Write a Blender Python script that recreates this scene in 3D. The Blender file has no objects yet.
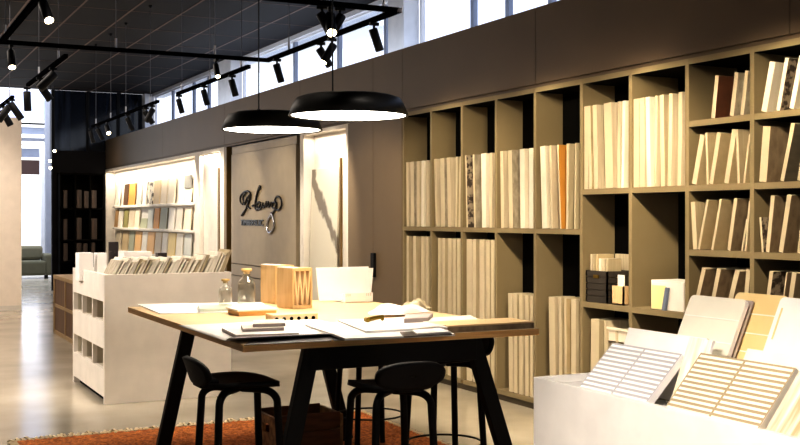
import bpy, math, random
random.seed(7)
C = bpy.context.scene.collection
PI = math.pi
# ---------------------------------------------------------------- survey helpers
F, H, YH = 1080.0, 1.55, 217.4
YAW = math.atan(545/1080.0); SN, CS = math.sin(YAW), math.cos(YAW)
def ray(u):
    a = (u-400)/F
    return SN+CS*a, CS-SN*a
def PX(u, v, x):
    dx, dy = ray(u); D = x/dx
    return (x, D*dy, H-(v-YH)/F*D)
def PY(u, v, y):
    dx, dy = ray(u); D = y/dy
    return (D*dx, y, H-(v-YH)/F*D)
def PZ(u, v, z):
    dx, dy = ray(u); D = (H-z)*F/(v-YH)
    return (D*dx, D*dy, z)
def wy(u, x=4.87): return PX(u, 217, x)[1]

# ---------------------------------------------------------------- materials
MATS = {}
def mat(name, col, rough=0.6, col2=None, scale=6.0, metal=0.0, emit=None, es=1.0, stretch=(1, 1, 1), bump=0.0, trans=0.0, spec=0.5, mode='noise', detail=4.0, lo=0.35, hi=0.65, bscale=None, alpha=None):
    if name in MATS: return MATS[name]
    m = bpy.data.materials.new(name); m.use_nodes = True
    nt = m.node_tree; b = nt.nodes['Principled BSDF']
    b.inputs['Base Color'].default_value = (*col, 1); b.inputs['Roughness'].default_value = rough
    b.inputs['Metallic'].default_value = metal; b.inputs['Specular IOR Level'].default_value = spec
    tc = nt.nodes.new('ShaderNodeTexCoord'); mp = nt.nodes.new('ShaderNodeMapping')
    mp.inputs['Scale'].default_value = stretch
    nt.links.new(tc.outputs['Object'], mp.inputs['Vector'])
    c2 = col2 if col2 else tuple(c*0.93 for c in col)
    if mode == 'noise':
        n = nt.nodes.new('ShaderNodeTexNoise'); n.inputs['Scale'].default_value = scale; n.inputs['Detail'].default_value = detail
        out = n.outputs['Fac']
    elif mode == 'voronoi':
        n = nt.nodes.new('ShaderNodeTexVoronoi'); n.inputs['Scale'].default_value = scale
        out = n.outputs['Distance']
    elif mode == 'wave':
        n = nt.nodes.new('ShaderNodeTexWave'); n.inputs['Scale'].default_value = scale; n.inputs['Distortion'].default_value = 6
        n.inputs['Detail'].default_value = 3
        out = n.outputs['Fac']
    nt.links.new(mp.outputs['Vector'], n.inputs['Vector'])
    r = nt.nodes.new('ShaderNodeValToRGB')
    r.color_ramp.elements[0].position = lo; r.color_ramp.elements[1].position = hi
    r.color_ramp.elements[0].color = (*col, 1); r.color_ramp.elements[1].color = (*c2, 1)
    nt.links.new(out, r.inputs['Fac']); nt.links.new(r.outputs['Color'], b.inputs['Base Color'])
    if bump:
        bp = nt.nodes.new('ShaderNodeBump'); bp.inputs['Strength'].default_value = bump; bp.inputs['Distance'].default_value = 0.01
        nt.links.new(out, bp.inputs['Height']); nt.links.new(bp.outputs['Normal'], b.inputs['Normal'])
    if emit:
        b.inputs['Emission Color'].default_value = (*emit, 1); b.inputs['Emission Strength'].default_value = es
    if trans: b.inputs['Transmission Weight'].default_value = trans; b.inputs['IOR'].default_value = 1.45
    MATS[name] = m
    return m
def glass_pane(name, tint, gloss=0.12):
    m = bpy.data.materials.new(name); m.use_nodes = True; nt = m.node_tree
    nt.nodes.clear()
    o = nt.nodes.new('ShaderNodeOutputMaterial'); t = nt.nodes.new('ShaderNodeBsdfTransparent'); g = nt.nodes.new('ShaderNodeBsdfGlossy')
    t.inputs['Color'].default_value = (*tint, 1); g.inputs['Roughness'].default_value = 0.02
    mx = nt.nodes.new('ShaderNodeMixShader'); mx.inputs['Fac'].default_value = gloss
    nt.links.new(t.outputs[0], mx.inputs[1]); nt.links.new(g.outputs[0], mx.inputs[2]); nt.links.new(mx.outputs[0], o.inputs['Surface'])
    MATS[name] = m
    return m

M_floor = mat('polished_concrete', (0.58, 0.52, 0.42), 0.17, (0.38, 0.335, 0.26), 1.1, detail=8, lo=0.3, hi=0.72, spec=0.6)
M_white = mat('white_lacquer', (0.62, 0.58, 0.53), 0.55)
M_island = mat('white_island_lacquer', (0.80, 0.74, 0.67), 0.5)
M_front = mat('front_island_lacquer', (0.88, 0.86, 0.83), 0.5)
M_nwhite = mat('niche_white', (0.82, 0.77, 0.70), 0.6)
M_taupe = mat('taupe_panel', (0.225, 0.165, 0.105), 0.5, (0.205, 0.15, 0.095), 2.0)
M_fascia = mat('fascia_taupe', (0.165, 0.118, 0.074), 0.5, (0.148, 0.104, 0.065), 1.0)
M_signp = mat('sign_panel_taupe', (0.40, 0.325, 0.225), 0.45)
M_shelf = mat('shelf_olive_taupe', (0.285, 0.228, 0.135), 0.55, (0.265, 0.21, 0.12), 3.0, spec=.3)
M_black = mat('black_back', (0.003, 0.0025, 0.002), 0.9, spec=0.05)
M_blackm = mat('black_metal', (0.005, 0.005, 0.006), 0.5, (0.004,0.004,0.005), spec=0.25)
M_blackw = mat('black_stained_wood', (0.004, 0.003, 0.003), 0.6, (0.006, 0.004, 0.004), 8, stretch=(1, 1, 8), spec=0.2)
M_dark = mat('dark_navy_wall', (0.006, 0.005, 0.007), 0.7, spec=0.2)
M_darkbr = mat('dark_brown_books', (0.055, 0.03, 0.018), 0.5, (0.025, 0.014, 0.009), 3, stretch=(6, 6, .3))
M_dglass = mat('dark_blue_glass', (0.006, 0.010, 0.022), 0.08, (0.05, 0.07, 0.12), 1.4, stretch=(3, 1, 0.35), lo=0.55, hi=0.85)
M_winwhite = mat('window_frame_white', (0.85, 0.84, 0.86), 0.5)
M_winblue = mat('mullion_grey_blue', (0.30, 0.33, 0.42), 0.5)
M_ply = mat('birch_plywood', (0.80, 0.60, 0.36), 0.4, (0.72, 0.52, 0.29), 5, stretch=(1, 10, 1))
M_plyedge = mat('plywood_edge', (0.90, 0.60, 0.26), 0.5, (0.75, 0.45, 0.17), 12, stretch=(0.3, 0.3, 14))
M_wood = mat('light_wood', (0.70, 0.50, 0.26), 0.5, (0.60, 0.40, 0.19), 4, stretch=(6, 6, 0.7))
M_walnut = mat('walnut', (0.18, 0.085, 0.035), 0.5, (0.11, 0.05, 0.02), 5, stretch=(8, 8, 0.6))
M_oak = mat('oak_frame', (0.46, 0.32, 0.17), 0.5)
M_crate = mat('crate_wood', (0.22, 0.095, 0.04), 0.6, (0.13, 0.052, 0.022), 7, stretch=(1, 1, 6))
M_cratel = mat('crate_edge', (0.60, 0.40, 0.17), 0.6, (0.22, 0.12, 0.045), 18)
M_rug = mat('rust_shag', (0.74, 0.27, 0.07), 0.95, (0.36, 0.11, 0.03), 38, bump=0.9, detail=6)
M_fringe = mat('cream_fringe', (0.75, 0.62, 0.42), 0.9)
M_paper = mat('white_paper', (0.86, 0.83, 0.80), 0.6)
M_paper2 = mat('cream_paper', (0.80, 0.74, 0.64), 0.7)
M_greyp = mat('grey_tile_edge', (0.52, 0.44, 0.41), 0.6)
M_mag = mat('dark_magazine', (0.03, 0.022, 0.022), 0.3, (0.16, 0.12, 0.11), 9, lo=0.55, hi=0.62)
M_brass = mat('brass', (0.30, 0.20, 0.035), 0.3, metal=0.9)
M_gold = mat('gold_strip', (0.20, 0.12, 0.03), 0.4, metal=0.3)
M_cork = mat('cork', (0.66, 0.48, 0.22), 0.8)
def bottle_glass():
    m = bpy.data.materials.new('bottle_glass'); m.use_nodes = True; nt = m.node_tree; nt.nodes.clear()
    o = nt.nodes.new('ShaderNodeOutputMaterial'); t = nt.nodes.new('ShaderNodeBsdfTransparent'); g = nt.nodes.new('ShaderNodeBsdfGlossy')
    t.inputs['Color'].default_value = (.95, .95, .93, 1); g.inputs['Roughness'].default_value = 0.05
    lw = nt.nodes.new('ShaderNodeLayerWeight'); lw.inputs['Blend'].default_value = .25
    mx = nt.nodes.new('ShaderNodeMixShader'); mr = nt.nodes.new('ShaderNodeMath'); mr.operation = 'MULTIPLY_ADD'; mr.inputs[1].default_value = .45; mr.inputs[2].default_value = .04
    nt.links.new(lw.outputs['Facing'], mr.inputs[0]); nt.links.new(mr.outputs[0], mx.inputs['Fac'])
    nt.links.new(t.outputs[0], mx.inputs[1]); nt.links.new(g.outputs[0], mx.inputs[2]); nt.links.new(mx.outputs[0], o.inputs['Surface'])
    return m
M_glass = bottle_glass()
M_chrome = mat('chrome_letter', (0.55, 0.56, 0.62), 0.2, metal=0.9)
M_letter = mat('black_letter', (0.012, 0.010, 0.010), 0.25)
M_cable = mat('cable_grey', (0.10, 0.10, 0.12), 0.4)
M_ferrule = mat('ferrule_steel', (0.75, 0.77, 0.85), 0.25)
M_glow = mat('lamp_glow', (1, 0.85, 0.6), 0.5, emit=(1.0, 0.82, 0.52), es=14.0)
M_glow2 = mat('pendant_diffuser', (1, 1, 1), 0.5, emit=(1.0, 0.93, 0.82), es=9.0)
M_curtain = mat('sheer_curtain', (0.62, 0.68, 0.86), 0.8, (0.42, 0.47, 0.66), 2.2, stretch=(3, 1, .05), emit=(0.55, 0.63, 0.88), es=0.55)  # folds painted as stripes; own glow stands in for daylight behind
M_bright = mat('glowing_window', (0.9, 0.9, 0.95), 0.8, emit=(0.85, 0.9, 1.0), es=0.9)  # window pane given its own glow in place of daylight
M_sofa = mat('sofa_olive', (0.14, 0.13, 0.085), 0.9)
M_sofal = mat('sofa_olive_light', (0.23, 0.21, 0.14), 0.9)
M_brownw = mat('far_brown', (0.07, 0.035, 0.03), 0.6)
M_greyb = mat('far_grey', (0.20, 0.21, 0.25), 0.6)
M_yellow = mat('lemon_card', (0.88, 0.84, 0.42), 0.6)
M_bluegrey = mat('blue_grey_card', (0.20, 0.24, 0.34), 0.5)
M_cratedk = mat('charcoal_crate', (0.055, 0.045, 0.035), 0.5, (0.04, 0.033, 0.026), 3)
M_marble = mat('veined_marble', (0.74, 0.70, 0.62), 0.25, (0.74, 0.70, 0.62), 1.0)
# board finishes
B = {
 'cream': mat('board_cream', (0.66, 0.58, 0.44), 0.55, (0.54, 0.46, 0.33), 5, stretch=(8, 8, .5)),
 'sand': mat('board_sand', (0.54, 0.46, 0.32), 0.55, (0.42, 0.35, 0.23), 5, stretch=(6, 6, .6)),
 'white': mat('board_white', (0.82, 0.77, 0.66), 0.5, (0.74, 0.68, 0.56), 4, stretch=(6, 6, .5)),
 'grey': mat('board_grey', (0.46, 0.40, 0.31), 0.6, (0.30, 0.26, 0.19), 14, stretch=(2, 2, 1)),
 'speck': mat('board_speckled', (0.42, 0.35, 0.26), 0.6, (0.07, 0.05, 0.035), 22, lo=0.45, hi=0.55),
 'brown': mat('board_brown', (0.34, 0.26, 0.17), 0.55, (0.22, 0.16, 0.10), 10, stretch=(2, 2, 1)),
 'red': mat('board_red_brown', (0.15, 0.055, 0.025), 0.5, (0.09, 0.035, 0.018), 8),
 'orange': mat('board_orange', (0.62, 0.30, 0.06), 0.5),
 'kraft': mat('board_kraft', (0.58, 0.48, 0.31), 0.6, (0.46, 0.37, 0.22), 6),
 'dark': mat('board_charcoal', (0.13, 0.11, 0.08), 0.5, (0.20, 0.17, 0.12), 5, stretch=(1, 1, 5)),
}
M_edge = mat('board_edge_cream', (0.62, 0.54, 0.39), 0.5)
M_edgew = mat('board_edge_white', (0.80, 0.75, 0.64), 0.5)
# marble veins
def marble():
    m = M_marble; nt = m.node_tree; b = nt.nodes['Principled BSDF']; N = nt.nodes.new
    tc = N('ShaderNodeTexCoord'); sx = N('ShaderNodeSeparateXYZ'); nt.links.new(tc.outputs['Object'], sx.inputs[0])
    n = N('ShaderNodeTexNoise'); n.inputs['Scale'].default_value = 2.6; n.inputs['Detail'].default_value = 8
    nt.links.new(tc.outputs['Object'], n.inputs['Vector'])
    def ma(op, a, b_):
        q = N('ShaderNodeMath'); q.operation = op
        for i, v in enumerate((a, b_)):
            if isinstance(v, (int, float)): q.inputs[i].default_value = v
            else: nt.links.new(v, q.inputs[i])
        return q.outputs[0]
    # diagonal vein: y = -0.42 + 0.85*(z-1.15) , upper left to lower right
    line = ma('SUBTRACT', sx.outputs['Y'], ma('MULTIPLY_ADD', sx.outputs['Z'], .95))
    line.node.inputs[1].links[0].from_node.inputs[2].default_value = -1.55
    d = ma('ABSOLUTE', ma('ADD', line, ma('MULTIPLY', ma('SUBTRACT', n.outputs['Fac'], .5), .55)), 0)
    w = ma('MULTIPLY', ma('SUBTRACT', sx.outputs['Z'], .8), .09)
    dd = ma('SUBTRACT', d, w)
    r = N('ShaderNodeValToRGB'); cr = r.color_ramp
    cr.elements[0].position = 0.0; cr.elements[0].color = (0.20, 0.17, 0.13, 1)
    cr.elements[1].position = 0.06; cr.elements[1].color = (0.66, 0.62, 0.52, 1)
    nt.links.new(dd, r.inputs['Fac'])
    nt.links.new(r.outputs['Color'], b.inputs['Base Color'])
marble()
def ceiling_mat():
    m = bpy.data.materials.new('dark_ceiling_tiles'); m.use_nodes = True; nt = m.node_tree; b = nt.nodes['Principled BSDF']
    b.inputs['Roughness'].default_value = 0.75; b.inputs['Specular IOR Level'].default_value = .25
    tc = nt.nodes.new('ShaderNodeTexCoord'); n = nt.nodes.new('ShaderNodeTexNoise'); n.inputs['Scale'].default_value = 0.5
    r = nt.nodes.new('ShaderNodeValToRGB')
    r.color_ramp.elements[0].color = (0.009, 0.006, 0.006, 1); r.color_ramp.elements[1].color = (0.011, 0.011, 0.016, 1)
    nt.links.new(tc.outputs['Object'], n.inputs['Vector']); nt.links.new(n.outputs['Fac'], r.inputs['Fac'])
    nt.links.new(r.outputs['Color'], b.inputs['Base Color'])
    return m
M_ceil = ceiling_mat()
M_tbar = mat('ceiling_t_bar', (0.20, 0.14, 0.12), 0.6, spec=.2)

# ---------------------------------------------------------------- mesh builder
class MB:
    def __init__(s): s.v = []; s.f = []; s.m = []; s.sm = []
    def add(s, vs, fs, mi=0, smooth=False):
        o = len(s.v); s.v += [tuple(v) for v in vs]; s.f += [tuple(i+o for i in f) for f in fs]
        s.m += [mi]*len(fs); s.sm += [smooth]*len(fs); return s
    def box(s, x0, x1, y0, y1, z0, z1, mi=0, fm=None):
        vs = [(x0,y0,z0),(x1,y0,z0),(x1,y1,z0),(x0,y1,z0),(x0,y0,z1),(x1,y0,z1),(x1,y1,z1),(x0,y1,z1)]
        fs = [(0,3,2,1),(4,5,6,7),(0,1,5,4),(1,2,6,5),(2,3,7,6),(3,0,4,7)]   # bottom top -y +x +y -x
        for i, f in enumerate(fs): s.add_face(vs, f, (fm or {}).get(i, mi))
        return s
    def add_face(s, vs, f, mi):
        o = len(s.v); s.v += [vs[i] for i in f]; s.f.append(tuple(range(o, o+len(f)))); s.m.append(mi); s.sm.append(False)
    def hexa(s, pts, mi=0, fm=None):   # 8 points, same order as box
        fs = [(0,3,2,1),(4,5,6,7),(0,1,5,4),(1,2,6,5),(2,3,7,6),(3,0,4,7)]
        o = len(s.v); s.v += [tuple(p) for p in pts]
        for i, f in enumerate(fs):
            s.f.append(tuple(k+o for k in f)); s.m.append((fm or {}).get(i, mi)); s.sm.append(False)
        return s
    def boxw(s, *a, **k):              # welded box (bevel friendly)
        x0,x1,y0,y1,z0,z1 = a[:6]
        vs = [(x0,y0,z0),(x1,y0,z0),(x1,y1,z0),(x0,y1,z0),(x0,y0,z1),(x1,y0,z1),(x1,y1,z1),(x0,y1,z1)]
        return s.hexa(vs, k.get('mi', 0), k.get('fm'))
    def bar(s, p, q, w, d, side=(0, 1, 0), mi=0):
        p = V(p); q = V(q); ax = (q-p).normalized(); sd = V(side); sd = (sd-ax*sd.dot(ax)).normalized(); up = ax.cross(sd)
        pts = []
        for c in (p, q):
            for a, b_ in ((-1,-1),(1,-1),(1,1),(-1,1)): pts.append(c+sd*(a*w/2)+up*(b_*d/2))
        return s.hexa(pts, mi)
    def tube(s, path, r, n=10, mi=0, ry=None, cap=True):
        path = [V(p) for p in path]; k = len(path)
        rs = r if isinstance(r, (list, tuple)) else [r]*k
        rings = []; ref = None
        for i, p in enumerate(path):
            t = (path[min(i+1, k-1)]-path[max(i-1, 0)]).normalized()
            if ref is None: ref = V((0, 0, 1)) if abs(t.z) < .9 else V((1, 0, 0))
            a = t.cross(ref).normalized(); b_ = a.cross(t).normalized(); ref = b_
            rings.append([p+a*(rs[i]*math.cos(2*PI*j/n))+b_*((ry or 1)*rs[i]*math.sin(2*PI*j/n)) for j in range(n)])
        vs = [v for rg in rings for v in rg]; fs = []
        for i in range(k-1):
            for j in range(n): fs.append((i*n+j, i*n+(j+1) % n, (i+1)*n+(j+1) % n, (i+1)*n+j))
        s.add(vs, fs, mi, True)
        if cap:
            s.add(rings[0], [tuple(range(n))[::-1]], mi); s.add(rings[-1], [tuple(range(n))], mi)
        return s
    def lathe(s, prof, n=48, c=(0, 0, 0), mi=0, smooth=True):
        vs = []; fs = []
        for r, z in prof:
            for j in range(n): vs.append((c[0]+r*math.cos(2*PI*j/n), c[1]+r*math.sin(2*PI*j/n), c[2]+z))
        for i in range(len(prof)-1):
            for j in range(n): fs.append((i*n+j, i*n+(j+1) % n, (i+1)*n+(j+1) % n, (i+1)*n+j))
        return s.add(vs, fs, mi, smooth)
    def grid(s, fn, nu, nv, mi=0, smooth=True):
        vs = [fn(i/nu, j/nv) for j in range(nv+1) for i in range(nu+1)]
        fs = [(j*(nu+1)+i, j*(nu+1)+i+1, (j+1)*(nu+1)+i+1, (j+1)*(nu+1)+i) for j in range(nv) for i in range(nu)]
        return s.add(vs, fs, mi, smooth)
    def build(s, name, mats, parent=None, loc=(0, 0, 0), bevel=0, solid=0, rot=None):
        me = bpy.data.meshes.new(name); me.from_pydata([tuple(v) for v in s.v], [], s.f)
        if not isinstance(mats, (list, tuple)): mats = [mats]
        for m in mats: me.materials.append(m)
        for p, mi, sm in zip(me.polygons, s.m, s.sm): p.material_index = mi; p.use_smooth = sm
        me.update()
        o = bpy.data.objects.new(name, me); C.objects.link(o); o.location = loc
        if rot: o.rotation_euler = rot
        if parent: o.parent = parent
        if solid:
            md = o.modifiers.new('thick', 'SOLIDIFY'); md.thickness = solid; md.offset = 0
        if bevel:
            md = o.modifiers.new('bevel', 'BEVEL'); md.width = bevel; md.segments = 2; md.limit_method = 'ANGLE'
        return o
from mathutils import Vector as V, Matrix
def tag(o, label, cat, group=None):
    o['label'] = label; o['category'] = cat
    if group: o['group'] = group
    return o
def thing(name, label, cat, loc=(0, 0, 0), rz=0, group=None):
    o = bpy.data.objects.new(name, None); C.objects.link(o); o.empty_display_size = .1
    o.location = loc; o.rotation_euler = (0, 0, rz); return tag(o, label, cat, group)
def struct(o):
    o['kind'] = 'structure'; return o
def dup(root, loc, rz, label, group=None):
    r = root.copy(); C.objects.link(r); r.location = loc; r.rotation_euler = (root.rotation_euler[0], root.rotation_euler[1], rz)
    r['label'] = label
    if group: r['group'] = group
    for ch in list(root.children):
        c = ch.copy(); C.objects.link(c); c.parent = r
        for g in list(ch.children):
            d = g.copy(); C.objects.link(d); d.parent = c
    return r

# ================================================================ SHELL
Yf = 23.9; WX = 5.86; CZ = 4.27; SH = 4.87; SILL = 3.23; TOPZ = 2.59
struct(MB().box(-7, 12, -4, 33, -0.1, 0).build('floor', M_floor))
cl = MB().box(-7, WX+.3, -4, Yf, CZ, CZ+.12)
struct(cl.build('ceiling', M_ceil))
tb = MB(); step = 0.65
x = WX-.02
while x > -7:
    tb.box(x-.012, x+.012, -4, Yf, CZ-.006, CZ-.001); x -= step
y = 0
while y < Yf:
    tb.box(-7, WX, y-.006, y+.006, CZ-.004, CZ-.001); y += 1.3
struct(tb.build('trim_1', M_tbar))
struct(MB().box(Yf and -7, 12, Yf+.15, 33, 6.2, 6.3).build('ceiling_2', M_winwhite))
# true outside wall above the built-in run: posts, head beam, sill
w = MB().box(WX, WX+.28, -4, Yf+9, -0.0, 3.0)
struct(w.build('wall_right', M_winwhite))
struct(MB().box(WX-.03, WX+.27, -4, Yf, CZ-.07, CZ-.007).build('trim_2', M_winwhite))
# windows of the clerestory
posts = []   # (y0,y1) wide white columns
def wyx(u, x=WX): return PX(u, 100, x)[1]
for u0, u1 in ((130, 135), (151, 154), (229, 242), (403, 419)):
    ya, yb = sorted((wyx(u0), wyx(u1))); posts.append((ya, yb))
mull = [wyx(u, WX) for u in (172, 193, 208, 222, 294, 338, 385, 472, 507, 550)]
pg = glass_pane('window_glass', (0.93, 0.96, 1.0), 0.06)
edges = [-4.0]
for ya, yb in sorted(posts): edges += [ya, yb]
edges += [Yf]
k = 0
for i in range(0, len(edges), 2):
    y0, y1 = edges[i], edges[i+1]
    if y1-y0 < .1: continue
    k += 1
    fr = MB()
    fr.box(WX+.01, WX+.06, y0, y1, 3.0, 3.08).box(WX+.01, WX+.06, y0, y1, CZ-.10, CZ-.07)
    fr.box(WX+.01, WX+.06, y0, y0+.04, 3.08, CZ-.10).box(WX+.01, WX+.06, y1-.04, y1, 3.08, CZ-.10)
    wf = struct(fr.build('window_%d' % k, M_winwhite))
    mm = [m_ for m_ in mull if y0+.1 < m_ < y1-.1]
    if i == 0: mm += [8, 6.5, 5, 3.5, 2, .5, -1, -2.5]
    b_ = MB()
    for m_ in mm: b_.box(WX+.0, WX+.05, m_-.035, m_+.035, 3.08, CZ-.10)
    if mm: b_.build('mullion', M_winblue, wf)
    MB().box(WX+.035, WX+.045, y0+.06, y1-.06, 3.08, CZ-.10).build('pane', pg, wf)
for i, (ya, yb) in enumerate(posts):
    struct(MB().box(WX-.20, WX+.0, ya, yb, 3.25, CZ-.014).build('trim_%d' % (i+3), M_winwhite))
# fascia of the built-in run + its top
f_ = MB()
ys = [3.2, 4.6, 7.24, 9.6, 10.28, 12.37, 15.4, 19.0, Yf-.02]
for a, b_ in zip(ys[:-1], ys[1:]):
    f_.box(SH-.001, SH+.04, a+.003, b_-.003, TOPZ+.03, SILL)
f_.box(SH+.02, SH+.06, 3.2, Yf-.02, TOPZ, SILL)
struct(MB().box(SH+.06, WX, 3.2, Yf-.02, SILL-.06, SILL-.012).build('trim_20', M_winwhite))  # unseen cabinet top, made white to bounce daylight upward
struct(f_.build('wall_fascia', M_fascia))
# near end of the run: side cheek
struct(MB().box(SH+.02, WX, 3.1, 3.2, 0, SILL).build('wall_cheek', M_taupe))
# taupe panels between shelving and the niche
p_ = MB()
yA, yS, yN = 9.58+.03, wy(373), wy(348)
p_.box(SH, SH+.05, yA, yS-.004, 0.0, TOPZ-.005).box(SH, SH+.05, yS+.004, yN, 0.0, TOPZ-.005)
p_.box(SH+.05, SH+.09, yA, yN, 0, TOPZ)
tp = struct(p_.build('wall_panel', M_taupe))
a_, b2 = PX(374.5, 253, SH), PX(374.5, 277, SH)
MB().boxw(SH-.03, SH-.001, a_[1]-.04, a_[1]+.04, b2[2], a_[2]).build('door_handle', M_blackm, tp, bevel=.004)
# far wall: dark, glass above
fx0 = PY(52, 100, Yf)[0]
struct(MB().box(fx0, WX, Yf, Yf+.1, 0, 2.98).build('wall_back', M_dark))
fw = struct(MB().box(fx0, WX, Yf+.02, Yf+.06, 2.98, CZ).build('window_20', M_dglass))
g = MB()
for xx in (fx0+.02, fx0+.75, fx0+1.4): g.box(xx-.03, xx+.03, Yf-.01, Yf+.09, 2.98, CZ)
g.build('window_frame', M_blackm, fw)
# left white partition + enclosing walls
struct(MB().box(-7, 2.49, 19.0, 19.2, 0, 3.22).build('wall_left', mat('partition_white', (0.74, 0.66, 0.58), 0.6)))
struct(MB().box(-7, 2.49, 18.985, 19.0, 0, .08).build('baseboard_left', M_white))
struct(MB().box(-7.1, -7, -4, 33, 0, 6.3).build('wall_side', M_white))
struct(MB().box(-7, 12, -4.1, -4, 0, CZ).build('wall_rear', M_white))
# far hall beyond: facade, mezzanine
FY = 31.0
def fq(name, u0, u1, v0, v1, y, m, th=.08, kind=True):
    a = PY(u0, v0, y); b_ = PY(u1, v1, y)
    o = MB().box(a[0], b_[0], y, y+th, b_[2], a[2]).build(name, m)
    if kind: struct(o)
    return o
fq('window_21', -60, 62, 86, 121, FY, M_curtain)
fq('wall_far_rail', -60, 62, 121, 124, FY-.1, M_blackm)
fq('wall_far_upper', -60, 62, 124, 135, FY, M_winblue)
fq('wall_far_band', -60, 62, 135, 142, FY-.3, M_greyb)
fq('wall_far_band_low', -60, 62, 142, 146, FY-.2, M_winwhite)
fq('wall_far_glass', -60, 62, 146, 158, FY, M_winblue)
fq('wall_far_brown', -60, 62, 158, 175, FY-.05, M_brownw)
fq('window_22', -60, 62, 175, 262, FY, M_bright)
fq('wall_far_base', -60, 62, 262, 271, FY, M_winwhite)
fq('trim_10', 41, 45.5, 145, 262, FY-.8, M_winwhite, .3)
fq('trim_11', 46, 52.5, 100, 262, FY-1.0, mat('jamb_grey', (0.30, 0.31, 0.36), 0.5), .3)
# sofa
sx0, _, _ = PY(14, 250, 28.6); sx1, _, sz = PY(46, 246, 28.6)
so = thing('sofa', 'low olive green sofa by the bright window at the far end of the hall', 'sofa', ((sx0+sx1)/2, 28.8, 0))
wv = (sx1-sx0)/2
MB().boxw(-wv, wv, -.3, .55, .08, .45).build('seat', M_sofa, so, bevel=.06)
MB().boxw(-wv, wv, .28, .58, .45, sz).build('backrest', M_sofal, so, bevel=.08)
MB().boxw(wv-.02, wv+.22, -.3, .6, .08, .62).build('armrest', M_sofa, so, bevel=.06)
for q in (-wv+.1, wv): MB().boxw(q-.04, q+.04, -.25, -.17, 0, .09).build('leg', M_blackm, so)
# low wooden bench edge by dark wall
# ================================================================ RIGHT SHELVING
UY = [9.58, 9.00, 8.42, 7.84, 7.25, 6.63, 6.055, 5.475, 4.90, 4.32, 3.74, 3.22]
T = .036
sh = thing('shelving_unit', 'olive taupe built-in shelving wall holding upright stone sample boards', 'shelving', (SH, 6.4, 0))
def L(b): return b
def spart(name, m, x0, x1, y0, y1, z0, z1, bev=0):
    return MB().boxw(x0-SH, x1-SH, y0-6.4, y1-6.4, z0, z1).build(name, m, sh, bevel=bev)
for i, yv in enumerate(UY):
    spart('upright', M_shelf, SH, SH+.44, yv-T/2, yv+T/2, 0.09, TOPZ, .002)
def shelf(y1, y0, zb): MB().boxw(.002, .44, y0+T/2-6.4, y1-T/2-6.4, zb, zb+.04, fm={0: 1}).build('shelf', [M_shelf, M_black], sh)  # black underside paints in the shade beneath each shelf
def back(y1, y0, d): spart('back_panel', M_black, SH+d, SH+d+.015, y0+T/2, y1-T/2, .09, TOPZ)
for i in range(len(UY)-1):
    y1, y0 = UY[i], UY[i+1]
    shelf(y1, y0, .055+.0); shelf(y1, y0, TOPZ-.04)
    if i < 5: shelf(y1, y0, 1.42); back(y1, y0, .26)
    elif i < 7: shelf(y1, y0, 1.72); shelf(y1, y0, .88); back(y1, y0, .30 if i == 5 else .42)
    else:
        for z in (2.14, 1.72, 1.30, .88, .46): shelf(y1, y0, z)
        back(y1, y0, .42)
spart('plinth', mat('plinth_dark', (0.10, 0.075, 0.04), .5), SH+.03, SH+.4, 3.2, 9.6, 0, .055)

ORD = ['first', 'second', 'third', 'fourth', 'fifth', 'sixth', 'seventh', 'eighth', 'ninth', 'tenth', 'eleventh', 'twelfth', 'thirteenth', 'fourteenth']
DESC = {'cream': 'cream', 'sand': 'sand beige', 'white': 'off white', 'grey': 'grey beige', 'speck': 'dark speckled', 'brown': 'brown', 'red': 'reddish brown', 'orange': 'orange', 'kraft': 'kraft coloured', 'dark': 'charcoal'}
def board(ub, ut, th, zb, h, key, depth, cell, n, inset=.012, edge=None, grp=None):
    """upright sample board: ub/ut = where its left front edge meets the shelf front at foot and head"""
    x = SH+inset
    yb = wy(ub, x); yt = wy(ut, x)
    for a_, b_ in zip(UY[:-1], UY[1:]):
        if b_ <= yb <= a_+.01:
            hi_, lo_ = a_-T/2-.004, b_+T/2+.004+th*1.06
            yb = max(lo_, min(hi_, yb)); yt = max(lo_, min(hi_, yt))
    dy = yt-yb; th_ = th
    ang = math.asin(max(-.5, min(.5, dy/h)))       # + leans away (+y)
    hh = h*math.cos(ang)
    # section in (y,z): bottom edge y in [yb-th, yb]; rotate about the lower corner
    ca, sa = math.cos(ang), math.sin(ang)
    if ang >= 0: piv = 0; loc = [(-th_, 0), (0, 0), (0, h), (-th_, h)]
    else: piv = -th_; loc = [(0, 0), (th_, 0), (th_, h), (0, h)]
    pts = [((a*ca+b_*sa), (-a*sa+b_*ca)) for a, b_ in loc]
    o = MB()
    (a0, z0), (a1, z1), (a2, z2), (a3, z3) = pts
    y_ = yb if ang >= 0 else yb-th_
    P = [(0, a0, z0), (depth, a0, z0), (depth, a1, z1), (0, a1, z1), (0, a3, z3), (depth, a3, z3), (depth, a2, z2), (0, a2, z2)]
    o.hexa(P, 0, {5: 1, 1: 1})
    e = edge or M_edge
    r = o.build('sample_board', [B[key], e], None, (x, y_, zb+.001), bevel=.0015)
    return tag(r, '%s board, %s from left %s' % (DESC[key], ORD[n], cell), 'sample board', grp or ('sample boards ' + cell))
def cell(name, zb, h, lst, depth, inset=.012, edge=None):
    for n, it in enumerate(lst):
        ub, ut, th, key = it[:4]; hh = it[4] if len(it) > 4 else h
        e = edge
        if key in ('white',): e = M_edgew
        board(ub, ut, th, zb, hh, key, depth, name, n, inset, e)
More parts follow.
